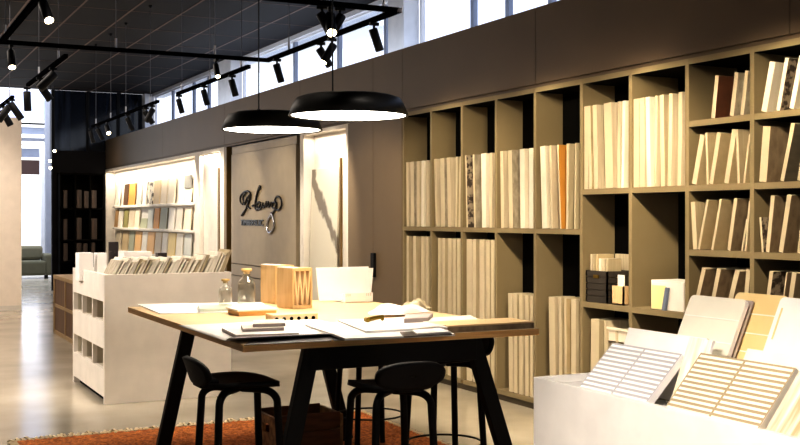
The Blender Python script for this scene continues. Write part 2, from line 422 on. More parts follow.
# upper row, left to right
cell('in the upper cell beside the taupe wall panel', 1.46, .635, [(406.5,406,.05,'cream'),(411,410.5,.07,'grey'),(416.5,416.5,.06,'cream'),(421,421.5,.05,'white'),(426,426,.05,'cream')], .2)
cell('in the second upper cell from the taupe panel', 1.46, .64, [(435.5,434,.035,'cream'),(441,440,.08,'grey'),(448,446.5,.06,'cream'),(455,456,.03,'sand'),(458.5,459.5,.02,'cream')], .2)
cell('in the third upper cell from the taupe panel', 1.46, .645, [(466.5,465,.025,'speck'),(474,472.5,.03,'grey'),(482,481,.07,'white'),(489,489.5,.04,'cream')], .2)
cell('in the fourth upper cell from the taupe panel', 1.46, .65, [(501,500,.05,'cream'),(509,508,.06,'grey'),(520.5,519.5,.07,'white'),(529,529,.06,'white')], .2)
cell('in the upper cell with the orange board', 1.46, .655, [(542,540,.07,'white'),(550.5,549,.03,'cream'),(560,557,.018,'orange'),(566,566.5,.03,'sand'),(574,575,.016,'sand')], .2)
# lower row
cell('in the lower cell beside the taupe wall panel', .095, 1.27, [(406.5,406.5,.05,'sand'),(413.5,413,.06,'sand'),(421,421,.05,'cream'),(426,426,.05,'sand')], .2)
cell('in the second lower cell from the taupe panel', .095, 1.26, [(437.5,438,.04,'cream'),(442,442.5,.05,'sand'),(447.5,448,.06,'cream'),(453,453,.05,'sand'),(457,457,.05,'cream')], .2)
cell('in the third lower cell from the taupe panel', .095, 1.26, [(466.5,466.5,.1,'cream'),(473,473,.05,'sand'),(479.5,479.5,.07,'cream'),(486,486,.06,'sand'),(491,491,.05,'cream')], .2)
cell('among short boards, left lower cell', .095, .82, [(509,508,.06,'cream'),(514,513.5,.05,'sand'),(519,519,.05,'cream'),(525,525,.05,'sand'),(530,530,.04,'cream')], .2)
cell('among short boards, right lower cell', .095, .83, [(550,548.5,.08,'cream'),(559,558,.045,'sand'),(564.5,564,.03,'kraft'),(571,571,.06,'cream')], .2)
cell('in the upper cell right of the orange board', 1.76, .62, [(583.5,583,.05,'sand'),(589,587.5,.035,'kraft'),(594,592.5,.05,'cream'),(605.5,603.5,.09,'cream'),(617,617.5,.03,'cream'),(621,622.5,.03,'white')], .26)
cell('in the upper cell left of the red brown boards', 1.76, .62, [(632.5,632,.06,'cream'),(640,639.5,.05,'cream'),(647,645.5,.04,'white'),(653.5,655,.025,'cream'),(661,659.5,.04,'sand'),(667.5,669,.035,'cream'),(677.5,678.5,.035,'cream')], .3)
cell('in the tall bottom cell below the charcoal crate', .095, .70, [(590,591,.10,'sand'),(603.5,604,.02,'cream')], .26)
R = .31
cell('in the top cell of the red brown boards', 2.18, .27, [(711,715,.035,'red'),(729.5,734.5,.035,'grey'),(740,745,.03,'grey')], R)
cell('in the top cell of the white edged boards', 2.18, .30, [(761,769.5,.045,'white'),(776,785,.03,'speck',.31),(789,799,.035,'white',.31)], R, edge=M_edgew)
cell('in the row below the red brown boards', 1.76, .325, [(691.5,700,.045,'kraft'),(706.5,705,.02,'kraft',.335),(709,717,.035,'kraft',.33),(724,732,.04,'kraft',.34),(737.5,735.5,.02,'sand',.335),(743,750,.015,'kraft',.30)], R)
cell('in the row below the white edged boards', 1.76, .335, [(759,763,.06,'brown'),(780,791,.03,'dark',.345),(797,805,.03,'dark')], R)
cell('in the third row below the kraft boards', 1.34, .33, [(693,690,.04,'sand',.31),(697.5,706.5,.02,'kraft'),(711,719.5,.02,'kraft'),(727,734,.03,'brown'),(741,746,.015,'speck',.2),(744.5,749.5,.015,'sand',.31)], R)
cell('in the third row at the right edge', 1.34, .33, [(761.5,759,.018,'speck',.21),(765.5,771,.03,'brown',.34),(778.5,787,.035,'brown',.345),(797,803,.03,'brown')], R)
cell('in the row behind the grooved panel', .92, .31, [(692,702,.035,'brown'),(708,717,.035,'brown'),(724,735,.04,'brown'),(742,749.5,.035,'brown')], R)
cell('in the row behind the yellow panel', .92, .31, [(763,769.5,.03,'speck'),(779.5,786,.012,'brown'),(784.5,792,.035,'brown')], R)

# framed rack in the bottom cell
r0 = thing('sample_frame_rack', 'white rimmed wire rack of tiles in the bottom shelf cell below the charcoal crate', 'rack', (SH+.03, wy(614), .095))
hz = .66
MB().boxw(0, .25, -.13, .12, hz-.10, hz-.02).build('tray', M_paper2, r0)
for a in (.11, 0, -.12): MB().boxw(-.01, .0, a-.008, a+.008, 0, hz-.02).build('leg', M_edge, r0)
MB().boxw(-.012, -.002, -.13, .12, hz-.02, hz).build('top_rail', M_edgew, r0)
MB().boxw(.02, .22, -.11, .1, 0, .4).build('tile_stack', B['brown'], r0)

# charcoal crate with samples
zc = .92
c0 = PX(586, 300, SH+.02); c1 = PX(607, 300, SH+.02)
cr = thing('storage_crate', 'charcoal slatted storage crate packed with sample strips on the shelf', 'crate', (SH+.02, (c0[1]+c1[1])/2, zc+.001))
hw = (c0[1]-c1[1])/2; ch = .235
b_ = MB()
for k in range(5):
    z0 = .005+k*ch/5
    b_.box(0, .012, -hw, hw, z0, z0+ch/5-.006)
    b_.box(0, .235, -hw, -hw+.012, z0, z0+ch/5-.006); b_.box(0, .235, hw-.012, hw, z0, z0+ch/5-.006)
b_.box(.003, .235, -hw+.003, hw-.003, 0, .012); b_.box(.008, .014, -hw+.01, hw-.01, 0, ch-.02); b_.box(.223, .235, -hw, hw, 0, ch)
b_.build('body', M_cratedk, cr)
MB().boxw(-.006, .001, -.03, .03, ch-.055, ch-.03).build('handle', M_brass, cr)
strips = [('cream', .0, .018, .115), ('sand', .03, .02, .11), ('kraft', .06, .02, .112), ('cream', .10, .05, .07), ('white', .16, .045, .075)]
yy = hw-.02
for i, (key, off, th, up) in enumerate([('cream',0,.02,.34),('sand',0,.02,.338),('kraft',0,.025,.34),('white',0,.03,.31),('cream',0,.03,.305),('sand',0,.03,.31)]):
    b_ = MB().boxw(0, .17-.01*i, -th, 0, 0, up)
    o = b_.build('sample_strip', [B[key]], None, (SH+.045, (c0[1]+c1[1])/2+yy, zc+.016), bevel=.001)
    tag(o, '%s sample strip standing %s from left in the charcoal crate' % (DESC[key], ORD[i]), 'sample strip', 'strips in the charcoal crate')
    yy -= th+.012
# long pale sheet lying over the strips
sheet = MB().boxw(0, .012, -.22, .22, 0, .12).build('sample_sheet', B['cream'], None, (SH+.29, 6.34, zc+.235+.01))
sheet.location.x = SH+.262; sheet.location.z = zc+.001
me = sheet.data
for v in me.vertices:
    if v.co.z > .1: v.co.z = .355
tag(sheet, 'wide pale sample panel standing behind the charcoal crate', 'sample panel')
# kraft holder with card
y0 = PX(615.5, 300, SH+.02)[1]
h = thing('card_holder', 'kraft card holder with a white card beside the charcoal crate', 'card holder', (SH+.03, y0, zc+.001))
MB().boxw(0, .012, -.075, .06, 0, .135).boxw(.05, .062, -.075, .06, 0, .135).boxw(0, .062, -.075, -.065, 0, .135).boxw(0, .062, .05, .06, 0, .135).boxw(0,.062,-.075,.06,0,.01).build('pocket', M_ply, h)
MB().boxw(.025, .032, -.055, .02, .012, .215).build('card', M_paper, h)
o = MB().boxw(0, .03, -.02, .03, 0, .14).build('tile_sample', B['speck'], None, (SH+.06, wy(609.5, SH+.06), zc+.001), bevel=.002); tag(o, 'small speckled tile sample between the charcoal crate and the card holder', 'tile')
# white / yellow boxes in next cell
ya = PX(651, 300, SH+.03)[1]; yb = PX(661, 300, SH+.03)[1]
w0 = thing('magazine_box', 'white box with a lemon front panel on the shelf right of the charcoal crate', 'box', (SH+.03, ya, zc+.001))
MB().boxw(0, .24, -.33, 0, 0, .20).build('body', M_paper, w0, bevel=.003)
MB().boxw(-.006, -.0005, -.155, -.012, .005, .165).build('front_panel', M_yellow, w0)
MB().boxw(-.004, -.0005, -.022-.14, -.01-.14, .14, .155).build('button', M_blackm, w0)
o = MB(); o.hexa([(0,-.045,0),(.02,-.045,0),(.02,-.015,0),(0,-.015,0),(0,-.075,.155),(.02,-.075,.155),(.02,-.05,.155),(0,-.05,.155)])
o = o.build('sample_card', M_bluegrey, None, (SH-.0+.003, ya-.125, zc+.001)); tag(o, 'slim blue grey sample card leaning on the white and lemon box', 'card')

# ================================================================ DISPLAY NICHES (left part of the run)
yE, yD, yC, yBn = wy(105), wy(195), wy(224), wy(300)
nb = SH+.20
n_ = MB()
n_.box(nb, nb+.05, yD, yE, 0, TOPZ)                       # back
n_.box(SH, nb+.05, yE-.08, yE, 0, TOPZ).box(SH, nb+.05, yD-.25, yD, 0, TOPZ)
n_.box(SH, nb, yD, yE-.08, TOPZ-.05, TOPZ)
struct(n_.build('wall_niche', M_nwhite))
ZR = [(1.80, 2.24), (1.34, 1.72), (0.86, 1.27)]
for ri, (z0, z1) in enumerate(ZR):
    o = MB().boxw(nb-.075, nb-.002, yD+.03, yE-.18, z0-.045, z0).build('display_ledge', M_nwhite, None, bevel=.003)
    tag(o, ['upper', 'middle', 'lower'][ri]+' white ledge of the lit tile display', 'ledge')
rows = [
 [(114.5,119,'offwhite',1),(123,127.3,'darkbrown',1),(128,134,'orange',1),(136,140.5,'palegrey',1),(142,145,'white',1),(146.5,152,'terrazzo',1),(153,159,'beige',1),(160,166,'palebeige',1),(167,174,'cream',1),(183,190,'cream',.55)],
 [(114,117,'tan',1),(117.5,121.5,'white',1),(123,127,'olive',1),(128,133,'palebeige',1),(134,138.5,'cream',1),(139.5,146,'sage',.5),(147,152,'palegrey',1),(153,158,'orange',1),(159,166,'greygreen',1),(167.5,173.5,'white',1),(175,181,'offwhite',1),(183,190,'cream',1)],
 [(115,120,'palebeige',1),(121.5,127,'beige',1),(128,133,'greygreen',1),(134,140,'lightorange',1),(141,146,'white',1),(146.5,153,'lightorange',1),(154,160,'palebeige',1),(161,166,'white',1),(167,174,'yellow',1),(175,181.5,'offwhite',1),(183,190,'palegrey',1)]]
TC = {'offwhite': (0.78,0.72,0.62), 'darkbrown': (0.10,0.055,0.03), 'orange': (0.68,0.34,0.10), 'palegrey': (0.56,0.56,0.52), 'white': (0.85,0.80,0.72), 'beige': (0.60,0.47,0.30), 'palebeige': (0.70,0.60,0.46), 'cream': (0.74,0.66,0.52), 'tan': (0.45,0.27,0.12), 'olive': (0.30,0.27,0.12), 'sage': (0.50,0.50,0.34), 'greygreen': (0.36,0.36,0.28), 'lightorange': (0.72,0.46,0.22), 'yellow': (0.76,0.60,0.28)}
NM = {'offwhite': 'off white', 'darkbrown': 'dark brown', 'palegrey': 'pale grey', 'palebeige': 'pale beige', 'greygreen': 'grey green', 'lightorange': 'light orange'}
def tmat(k):
    if k == 'terrazzo': return mat('tile_terrazzo', (0.75, 0.68, 0.56), .5, (0.10, 0.08, 0.06), 9, lo=.5, hi=.56)
    return mat('tile_'+k, TC[k], .5)
for ri, row in enumerate(rows):
    z0, z1 = ZR[ri]
    for i, (u0, u1, k, s) in enumerate(row):
        xf = nb-.06
        a = wy(u0, xf); b2 = wy(u1, xf)
        zt = z0+(z1-z0)*s
        mb = MB().hexa([(0,b2,0),(.018,b2,0),(.018,a,0),(0,a,0),(.035,b2,zt-z0),(.053,b2,zt-z0),(.053,a,zt-z0),(.035,a,zt-z0)])
        for j in range(len(mb.v)): mb.v[j] = (mb.v[j][0], mb.v[j][1]-(a+b2)/2, mb.v[j][2])
        o = mb.build('display_tile', tmat(k), None, (xf, (a+b2)/2, z0+.001))
        tag(o, '%s tile panel, %s from left on the %s ledge of the lit display' % (NM.get(k, k), ORD[i], ['upper', 'middle', 'lower'][ri]), 'tile panel', 'tile panels on the %s ledge' % ['upper', 'middle', 'lower'][ri])
a = wy(183, nb-.06); b2 = wy(190, nb-.06)
o = MB().boxw(-.01, .008, b2-(a+b2)/2, a-(a+b2)/2, 0, .22).build('display_tile', mat('tile_grey', (0.26, 0.25, 0.22), .5), None, (nb-.03, (a+b2)/2, ZR[0][0]+.242+.003))
tag(o, 'dark grey tile panel set above the last cream tile of the upper ledge', 'tile panel')
# white sliding panel with bar handle
d1 = thing('sliding_panel', 'white sliding panel with slim gold bar beside the lit tile display', 'panel', (SH+.06, (yD+yC)/2, 0))
MB().boxw(0, .04, yC+.22-(yD+yC)/2, yD-.26-(yD+yC)/2, 0, TOPZ-.06).build('leaf', M_nwhite, d1)
g0 = wy(219.5, SH+.05)-(yD+yC)/2
MB().boxw(-.03, -.001, g0-.035, g0+.035, .9, 2.3).build('bar_handle', M_gold, d1)
n_ = MB().box(SH, SH+.12, yC, yC+.2, 0, TOPZ).box(SH, SH+.12, yC+.2, yD-.25, TOPZ-.05, TOPZ).box(SH+.12, SH+.16, yC, yD-.25, 0, TOPZ)
struct(n_.build('wall_niche_middle', M_nwhite))
# sign panel bay
sb = MB()
sb.box(SH+.10, SH+.14, yBn, yC, 0, TOPZ-.01)
struct(sb.build('wall_sign_recess', M_black))
yL = wy(230); yR = wy(294.5)
sb = MB()
zg1 = PX(245, 265, SH)[2]; zg2 = PX(245, 277, SH)[2]
sb.box(SH+.02, SH+.09, yR, yL, zg1+.006, TOPZ-.13).box(SH+.02, SH+.09, yR, yL, zg2+.006, zg1-.006).box(SH+.02, SH+.09, yR, yL, 0, zg2-.006)
sb.box(SH+.03, SH+.09, yR, yL, TOPZ-.125, TOPZ-.02)
tpn = struct(sb.build('wall_sign_panel', M_signp))
struct(MB().box(SH, SH+.1, yC-.12, yC, 0, TOPZ-.005).build('trim_12', M_gold))
# script sign
px0 = SH+.005
def S_(pts): return [tuple(PX(u, v, px0)) for u, v in pts]
def smooth(pts, n=6):
    out = []
    P = [V(p) for p in pts]
    for i in range(len(P)-1):
        p0 = P[max(i-1, 0)]; p1 = P[i]; p2 = P[i+1]; p3 = P[min(i+2, len(P)-1)]
        for k in range(n):
            t = k/n
            out.append(0.5*((2*p1)+(p2-p0)*t+(2*p0-5*p1+4*p2-p3)*t*t+(3*p1-p0-3*p2+p3)*t**3))
    out.append(P[-1]); return out
def cz(cx, cy): return (234+cx/9.27, 184+cy/9.27)
c_ = PX(262, 205, px0)
sg = thing('wall_sign', 'black handwritten script lettering with looping tail mounted on the taupe panel', 'sign', c_)
def stroke(pts, r, m=M_letter, name='letter'):
    p = [V(q)-V(c_) for q in smooth(S_([cz(*a) for a in pts]))]
    MB().tube(p, r, 8).build(name, m, sg)
stroke([(110,80),(85,120),(95,190),(120,130),(150,90),(130,65),(95,75),(62,110),(60,165),(80,190)], .012)
stroke([(150,80),(148,130),(125,190),(105,240),(70,290)], .014)
stroke([(125,150),(130,210),(150,225)], .012)
stroke([(170,205),(180,200)], .016)
stroke([(195,215),(205,140),(225,60),(245,30),(235,22),(215,80),(200,160),(198,225),(215,240)], .013)
stroke([(215,240),(245,190),(235,165),(215,185),(220,225),(250,225),(270,175)], .012)
stroke([(270,175),(268,205),(280,215),(300,165),(300,210),(318,165),(322,215),(345,170)], .012)
stroke([(385,165),(360,175),(355,215),(380,220),(395,170)], .012)
stroke([(395,200),(380,150),(400,115),(430,130),(440,190),(420,235),(395,240)], .012)
stroke([(395,170),(390,225),(360,265),(350,280)], .013)
stroke([(350,280),(318,330),(305,400),(325,450),(355,430),(372,370),(355,290),(345,270)], .016, M_chrome, 'tail_loop')
# small line under it
def text_mesh(body, size, name, m, parent, loc, rot):
    cu = bpy.data.curves.new(name, 'FONT'); cu.body = body; cu.size = size; cu.extrude = .008; cu.offset = .001
    t = bpy.data.objects.new(name+'_tmp', cu); C.objects.link(t)
    dg = bpy.context.evaluated_depsgraph_get(); me = bpy.data.meshes.new_from_object(t.evaluated_get(dg))
    C.objects.unlink(t); bpy.data.objects.remove(t)
    me.materials.clear(); me.materials.append(m)
    o = bpy.data.objects.new(name, me); C.objects.link(o); o.parent = parent; o.location = loc; o.rotation_euler = rot
    return o
ta = PX(240.5, 225.3, px0); tb_ = PX(263, 225.3, px0)
tm = text_mesh('TIMBERSUIC', .115, 'small_lettering', M_letter, sg, V(ta)-V(c_)+V((.005, 0, -.0)), (PI/2, 0, -PI/2))
wd = max(v.co.x for v in tm.data.vertices)-min(v.co.x for v in tm.data.vertices)
tm.scale = ((ta[1]-tb_[1])/wd, 1, 1)
# marble bay
n_ = MB().box(SH, SH+.16, yN, yN+.06, 0, TOPZ).box(SH, SH+.16, yBn-.12, yBn, 0, TOPZ).box(SH+.14, SH+.18, yN, yBn, 0, TOPZ).box(SH, SH+.14, yN+.06, yBn-.12, TOPZ-.04, TOPZ)
struct(n_.build('wall_niche_marble', M_nwhite))
ym0 = wy(338, SH+.08); ym1 = wy(311, SH+.08)
o = MB().boxw(0, .02, -(ym1-ym0)/2, (ym1-ym0)/2, 0, 2.12).build('marble_slab', M_marble, None, (SH+.02, (ym0+ym1)/2, .012), bevel=.003, rot=(0, .035, 0))
tag(o, 'tall white marble slab with dark diagonal veins standing in the lit niche', 'stone slab')
yg = wy(341, SH+.03)
o = MB().boxw(0, .02, -.022, .022, 0, 2.22).build('gold_strip', M_gold, None, (SH+.02, yg, .002)); tag(o, 'tall slim gold strip right of the marble slab', 'strip')

# ================================================================ FAR DARK BOOKCASE
x0 = PY(57, 200, Yf)[0]; x1 = PY(101, 200, Yf)[0]
bc = thing('dark_bookcase', 'black bookcase with faint brown boards against the far dark wall', 'bookcase', ((x0+x1)/2, Yf-.35, 0))
hw = (x1-x0)/2
MB().box(-hw, hw, .30, .34, 0, 2.5).build('back_panel', M_black, bc)
for a in (-hw, -hw/3, hw/3, hw-.03): MB().boxw(a, a+.03, 0, .3, 0, 2.5).build('upright', M_black, bc)
for z in (.02, .6, 1.05, 1.72, 2.46): MB().box(-hw, hw, 0, .3, z, z+.03).build('shelf', M_black, bc)
bi = 0
for ri, z in enumerate((.63, 1.08, 1.75)):
    xx = -hw+.08; k = 0
    while xx < hw-.15:
        wdt = random.uniform(.07, .12)
        near = [a for a in (-hw/3, hw/3) if xx-.01 < a+.03 and xx+wdt > a-.01]
        if near: xx = near[0]+.045; continue
        hh = random.uniform(.36, .40) if z != 1.08 else random.uniform(.4, .55)
        o = MB().boxw(0, wdt, 0, .2, 0, hh).build('dark_board', M_darkbr, None, ((x0+x1)/2+xx, Yf-.33, z+.001), bevel=.003)
        tag(o, 'dark brown board standing in the %s row of the far black bookcase' % ['lowest', 'middle', 'top'][ri], 'board', 'dark boards in the %s row of the far bookcase' % ['lowest', 'middle', 'top'][ri])
        xx += wdt+random.uniform(.03, .09)
# ================================================================ WOODEN CABINET
wc = thing('wooden_cabinet', 'low walnut cabinet with pale oak frame behind the white sample island', 'cabinet', (2.38, 13.3, 0))
zt = .78; L_ = 1.75
MB().boxw(.03, .9, 0, L_, .0, zt-.05).build('body', M_walnut, wc)
MB().boxw(0, .93, -.03, L_+.03, zt-.05, zt).build('top', M_oak, wc, bevel=.004)
fr = MB().box(0, .03, L_-.07, L_+.01, 0, zt-.05).box(0, .03, 0, L_, 0, .05).box(0, .03, 0, L_, .36, .40).box(0, .03, .85, .9, 0, zt-.05).box(0, .03, 0, .05, 0, zt-.05)
fr.build('frame', M_oak, wc)
MB().boxw(.012, .028, .05, L_-.07, .40, zt-.05).boxw(.012, .028, .05, L_-.07, .05, .36).build('door', M_walnut, wc)

# ================================================================ LEFT WHITE ISLAND
IX0, IX1, IY0, IY1, IZ = 1.84, 2.93, 9.07, 10.52, 1.075
isl = thing('sample_island', 'white sample island with cubby holes in its end and cards on top', 'display island', (IX0, IY0, 0))
w_, l_ = IX1-IX0, IY1-IY0
t_ = .04
MB().boxw(0, w_, 0, t_, 0, IZ).build('long_panel', M_island, isl, bevel=.003)
MB().boxw(t_, w_, l_-t_, l_, 0, IZ).build('back_panel', M_island, isl)
MB().boxw(w_-t_, w_, t_, l_-t_, 0, IZ).build('right_panel', M_island, isl)
MB().box(t_, w_-t_, t_, l_-t_, IZ-.12, IZ-.10).build('tray', M_island, isl)
e = MB()
bands = [(.06, .286), (.46, .683), (.85, IZ)]
for z0, z1 in bands: e.box(0, t_, t_, l_, z0, z1)
yy = [t_, t_+.035]; 
divs = [(t_, t_+.012), (l_*.34, l_*.34+.03), (l_*.665, l_*.665+.03), (l_-.05, l_)]
for z0, z1 in ((.286, .46), (.683, .85)):
    for a, b2 in divs: e.box(0, t_, a, b2, z0, z1)
e.box(0, t_, l_-.05, l_, 0, .06)
e.build('end_panel', M_island, isl)
cb = MB()
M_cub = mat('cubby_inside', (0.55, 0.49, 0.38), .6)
for z0, z1 in ((.286, .46), (.683, .85)):
    cb.box(t_, .42, t_, l_-t_, z0-.02, z0).box(t_, .42, t_, l_-t_, z1, z1+.02).box(.40, .42, t_, l_-t_, z0, z1)
    for a, b2 in divs: cb.box(t_, .4, a, b2, z0, z1)
cb.build('cubby', M_cub, isl)
MB().box(.05, .08, .05, l_-.1, 0, .06).build('plinth', M_black, isl)
# boards inside tray: row of cards leaning right
random.seed(3)
keys = ['grey','white','white','grey','white','grey','white','cream','white','sand','white','kraft','white','brown','white','cream','white','white','grey','white','brown','white','white','white','cream','white','brown','white','white','kraft','white','sand','white','white','white','cream','white','sand','kraft']
us = [99,103,108,111.5,114,116.5,119,121.5,124,126.5,129,131.5,134,136.5,139,141.5,144,147,150,153,156,159,163,167,170,173,175.5,178,182,186,190,193,197,201,205,208.5,211,213.5,216]
CN = ['first','second','third','fourth','fifth','sixth','seventh','eighth','ninth','tenth','eleventh','twelfth','thirteenth','fourteenth','fifteenth','sixteenth','seventeenth','eighteenth','nineteenth','twentieth']
for i, (u, k) in enumerate(zip(us, keys)):
    x = max(PY(u, 250, IY0+.1)[0], IX0+.05+.004*i); x2 = PY(us[i+1] if i+1 < len(us) else 219, 250, IY0+.1)[0]
    hh = .215+.02*math.sin(i*1.7)+.055*max(0, (u-180)/36)
    lean = .115
    th = min(.028, (x2-x)*.75); dp = .32
    pts = [(0,0,0),(th,0,0),(th,dp,0),(0,dp,0),(lean,0,hh),(lean+th,0,hh),(lean+th,dp,hh),(lean,dp,hh)]
    o = MB().hexa(pts, 0, {2: 1, 1: 1}).build('sample_card', [B[k], M_edgew if k in ('white', 'cream', 'grey') else B['sand']], None, (x, IY0+.06, IZ-.099))
    n_c = '%s from the left' % CN[i] if i < 20 else '%s from the right' % CN[len(us)-1-i]
    tag(o, '%s sample card, %s in the leaning row on the white island' % (DESC[k], n_c), 'sample card', 'leaning cards on the white island')
# white cubes and block at the back left
def small(name, u0, u1, v0, y, z0, m, dpt, label, cat, bev=.004):
    a = PY(u0, v0, y); b2 = PY(u1, v0, y)
    o = MB().boxw(-(b2[0]-a[0])/2, (b2[0]-a[0])/2, 0, dpt, 0, a[2]-z0).build(name, m, None, ((a[0]+b2[0])/2, y, z0), bevel=bev)
    return tag(o, label, cat)
zt = IZ-.099
small('white_tile_block', 79, 93.5, 253, 10.0, zt, M_paper, .18, 'white block of tiles at the back left corner of the white island', 'tile block')
small('white_tile_block', 97, 107, 253, 10.1, zt, M_paper, .15, 'narrow white tile block beside the dark card stand on the island', 'tile block')
small('dark_card_stand', 109, 118.5, 242, 10.25, zt, M_mag, .03, 'small dark card standing behind the cards on the white island', 'card stand', .002)
small('white_sample_stack', 124, 152, 252, 9.9, zt, M_paper, .25, 'wide stack of white samples behind the leaning cards of the island', 'sample stack')
small('dark_tile', 158, 167, 253, 10.0, zt, M_mag, .1, 'small dark tile behind the leaning cards on the white island', 'tile', .002)

# ================================================================ RUG
RX0, RX1, RY0, RY1 = .98, 3.58, 4.1, 7.82
random.seed(11)
def rugf(a, b_):
    x = RX0+(RX1-RX0)*a; y = RY0+(RY1-RY0)*b_
    e = min(a, 1-a, b_, 1-b_)
    z = .002 if e <= 0 else .007+random.uniform(0, .014)
    return (x+random.uniform(-.008, .008), y+random.uniform(-.008, .008), z)
rg = thing('shag_rug', 'rust orange shag rug with cream fringe under the plywood table', 'rug', (0, 0, 0))
MB().grid(rugf, 150, 220).build('pile', M_rug, rg)
fm = MB()
x = RX0
while x < RX1:
    l = random.uniform(.03, .08); zz = random.uniform(.012, .03); dx = random.uniform(-.03, .03)
    fm.bar((x, RY1-.02, .014), (x+dx, RY1+l*.5, zz), .016, .008, side=(1, 0, 0)); fm.bar((x+dx, RY1+l*.5, zz), (x+dx*1.6, RY1+l, .006), .012, .006, side=(1, 0, 0)); x += .017
y = RY0
while y < RY1:
    l = random.uniform(.02, .05); zz = random.uniform(.01, .02)
    fm.bar((RX1-.01, y, .014), (RX1+l, y+random.uniform(-.02, .02), .006), .014, .006); fm.bar((RX0+.01, y, .014), (RX0-l, y, .006), .014, .006); y += .02
f__ = fm.build('fringe', M_fringe, rg); f__['kind'] = 'stuff'

# ================================================================ TABLE
TX0, TX1, TY0, TY1, TZ = 1.63, 3.30, 4.87, 7.27, .95
tt = thing('work_table', 'large plywood table on black trestle legs covered with papers and samples', 'table', (2.36, 5.95, 0))
def tl(x, y, z): return (x-2.36, y-5.95, z)
MB().boxw(TX0-2.36, TX1-2.36, TY0-5.95, TY1-5.95, TZ-.035, TZ, fm={0: 1, 2: 1, 3: 1, 4: 1, 5: 1}).build('tabletop', [M_ply, M_plyedge], tt, bevel=.002)
for yv, xl, xr, sl_, sr_ in ((5.0, 2.03, 2.95, .20, .30), (6.8, 1.93, 2.78, .20, .24)):
    for s, xa in ((-sl_, xl), (sr_, xr)):
        MB().bar(tl(xa, yv, TZ-.035), tl(xa+s, yv, .024), .085, .05, side=(1, 0, 0)).build('leg', M_blackm, tt, bevel=.004)
    MB().boxw(xl-.02-2.36, xr+.02-2.36, yv-.03-5.95, yv+.03-5.95, TZ-.16, TZ-.036).build('crossbar', M_blackm, tt, bevel=.004)
MB().boxw(2.30-2.36, 2.50-2.36, 5.04-5.95, 6.76-5.95, TZ-.11, TZ-.036).build('beam', M_blackm, tt)

# ================================================================ STOOLS
st = thing('bar_stool', 'black wooden bar stool tucked under the left side of the table', 'stool', (1.68, 5.08, 0), -PI/2, 'black bar stools around the table')
SZ = .745
def seatf(a, b_):     # local: stool faces +y ; seat from y=-.17 to .20
    th = 2*PI*a; rr = b_
    cx, cy = math.cos(th), math.sin(th)
    x = .195*rr*math.copysign(abs(cx)**.72, cx); y = .185*rr*math.copysign(abs(cy)**.72, cy)
    z = SZ+.012*(x/.19)**2 - .012*max(0, y/.18)**2 - .012*(1-rr*rr)
    return (x, y, z)
sm_ = MB()
NU, NV = 40, 7
sm_.add([seatf(i/NU, (j+.001)/NV) for j in range(NV+1) for i in range(NU)], [(j*NU+i, j*NU+(i+1) % NU, (j+1)*NU+(i+1) % NU, (j+1)*NU+i) for j in range(NV) for i in range(NU)], 0, True)
sm_.build('seat', M_blackw, st, solid=.024)
bk = MB()
def backf(a, b_):
    th = 2*PI*a; cx, cy = math.cos(th), math.sin(th)
    w = .18*b_*math.copysign(abs(cx)**.8, cx); hgt = .064*b_*math.copysign(abs(cy)**.8, cy)
    return (w, -.205-.10*((hgt+.078)/.156)*.55+.25*w*w/.18*.6, SZ+.070+hgt)
bk.add([backf(i/NU, (j+.001)/NV) for j in range(NV+1) for i in range(NU)], [(j*NU+i, j*NU+(i+1) % NU, (j+1)*NU+(i+1) % NU, (j+1)*NU+i) for j in range(NV) for i in range(NU)], 0, True)
bk.build('backrest', M_blackw, st, solid=.024)
MB().boxw(-.07, .07, -.215, -.12, SZ-.012, SZ+.03).build('back_joint', M_blackw, st, bevel=.01)
for sx, sy in ((-1, -1), (1, -1), (-1, 1), (1, 1)):
    p = []
    for k in range(9):
        t = k/8; ang = t*PI/2
        p.append((sx*(.085+.06*math.sin(ang)), sy*(.085+.06*math.sin(ang)), SZ-.03-.06*(1-math.cos(ang))))
    p = [(0.01*sx, 0.01*sy, SZ-.03)]+p+[(sx*.175, sy*.175, .024)]
    MB().tube(p, .019, 8).build('leg', M_blackw, st)
rgm = MB()
pts = [(.185*math.cos(2*PI*k/32)*1.18, .185*math.sin(2*PI*k/32)*1.18, .26) for k in range(33)]
rgm.tube(pts, .006, 6, cap=False)
rgm.build('footrest', M_blackm, st)
dup(st, (2.31, 4.68, 0), 0, 'black bar stool seen from behind at the near side of the table')
dup(st, (3.02, 5.42, 0), PI/2, 'black bar stool at the right side of the table, nearer one')
dup(st, (3.02, 6.42, 0), PI/2, 'black bar stool at the right side of the table, farther one')

# ================================================================ CRATE UNDER TABLE
bx = thing('wooden_crate', 'dark wooden crate with mottled pale end boards on the rug under the table', 'crate', (2.47, 6.28, .03))
hw, hd, hh = .22, .17, .31
b_ = MB()
for k in range(3):
    z0 = .01+k*.108
    b_.box(-hw+.02, hw-.02, -hd, -hd+.015, z0, z0+.098)
b_.build('side_boards', M_crate, bx); b_.build('side_boards', M_crate, bx).location.y = 2*hd-.015
for s in (-1, 1):
    b_ = MB()
    b_.box(min(s*hw, s*(hw-.02)), max(s*hw, s*(hw-.02)), -hd, hd, 0, .20).box(min(s*hw, s*(hw-.02)), max(s*hw, s*(hw-.02)), -hd, hd, .26, hh).box(min(s*hw, s*(hw-.02)), max(s*hw, s*(hw-.02)), -hd, -.06, .2, .26).box(min(s*hw, s*(hw-.02)), max(s*hw, s*(hw-.02)), .06, hd, .2, .26)
    b_.build('end_board', M_cratel, bx)  # end boards mottled pale and dark brown
MB().box(-hw+.02, hw-.02, -hd+.015, hd-.015, 0, .015).build('base', M_crate, bx)
MB().boxw(-hw+.06, hw-.06, -hd+.04, hd-.04, .016, .24).build('contents', M_crate, bx, bevel=.01)

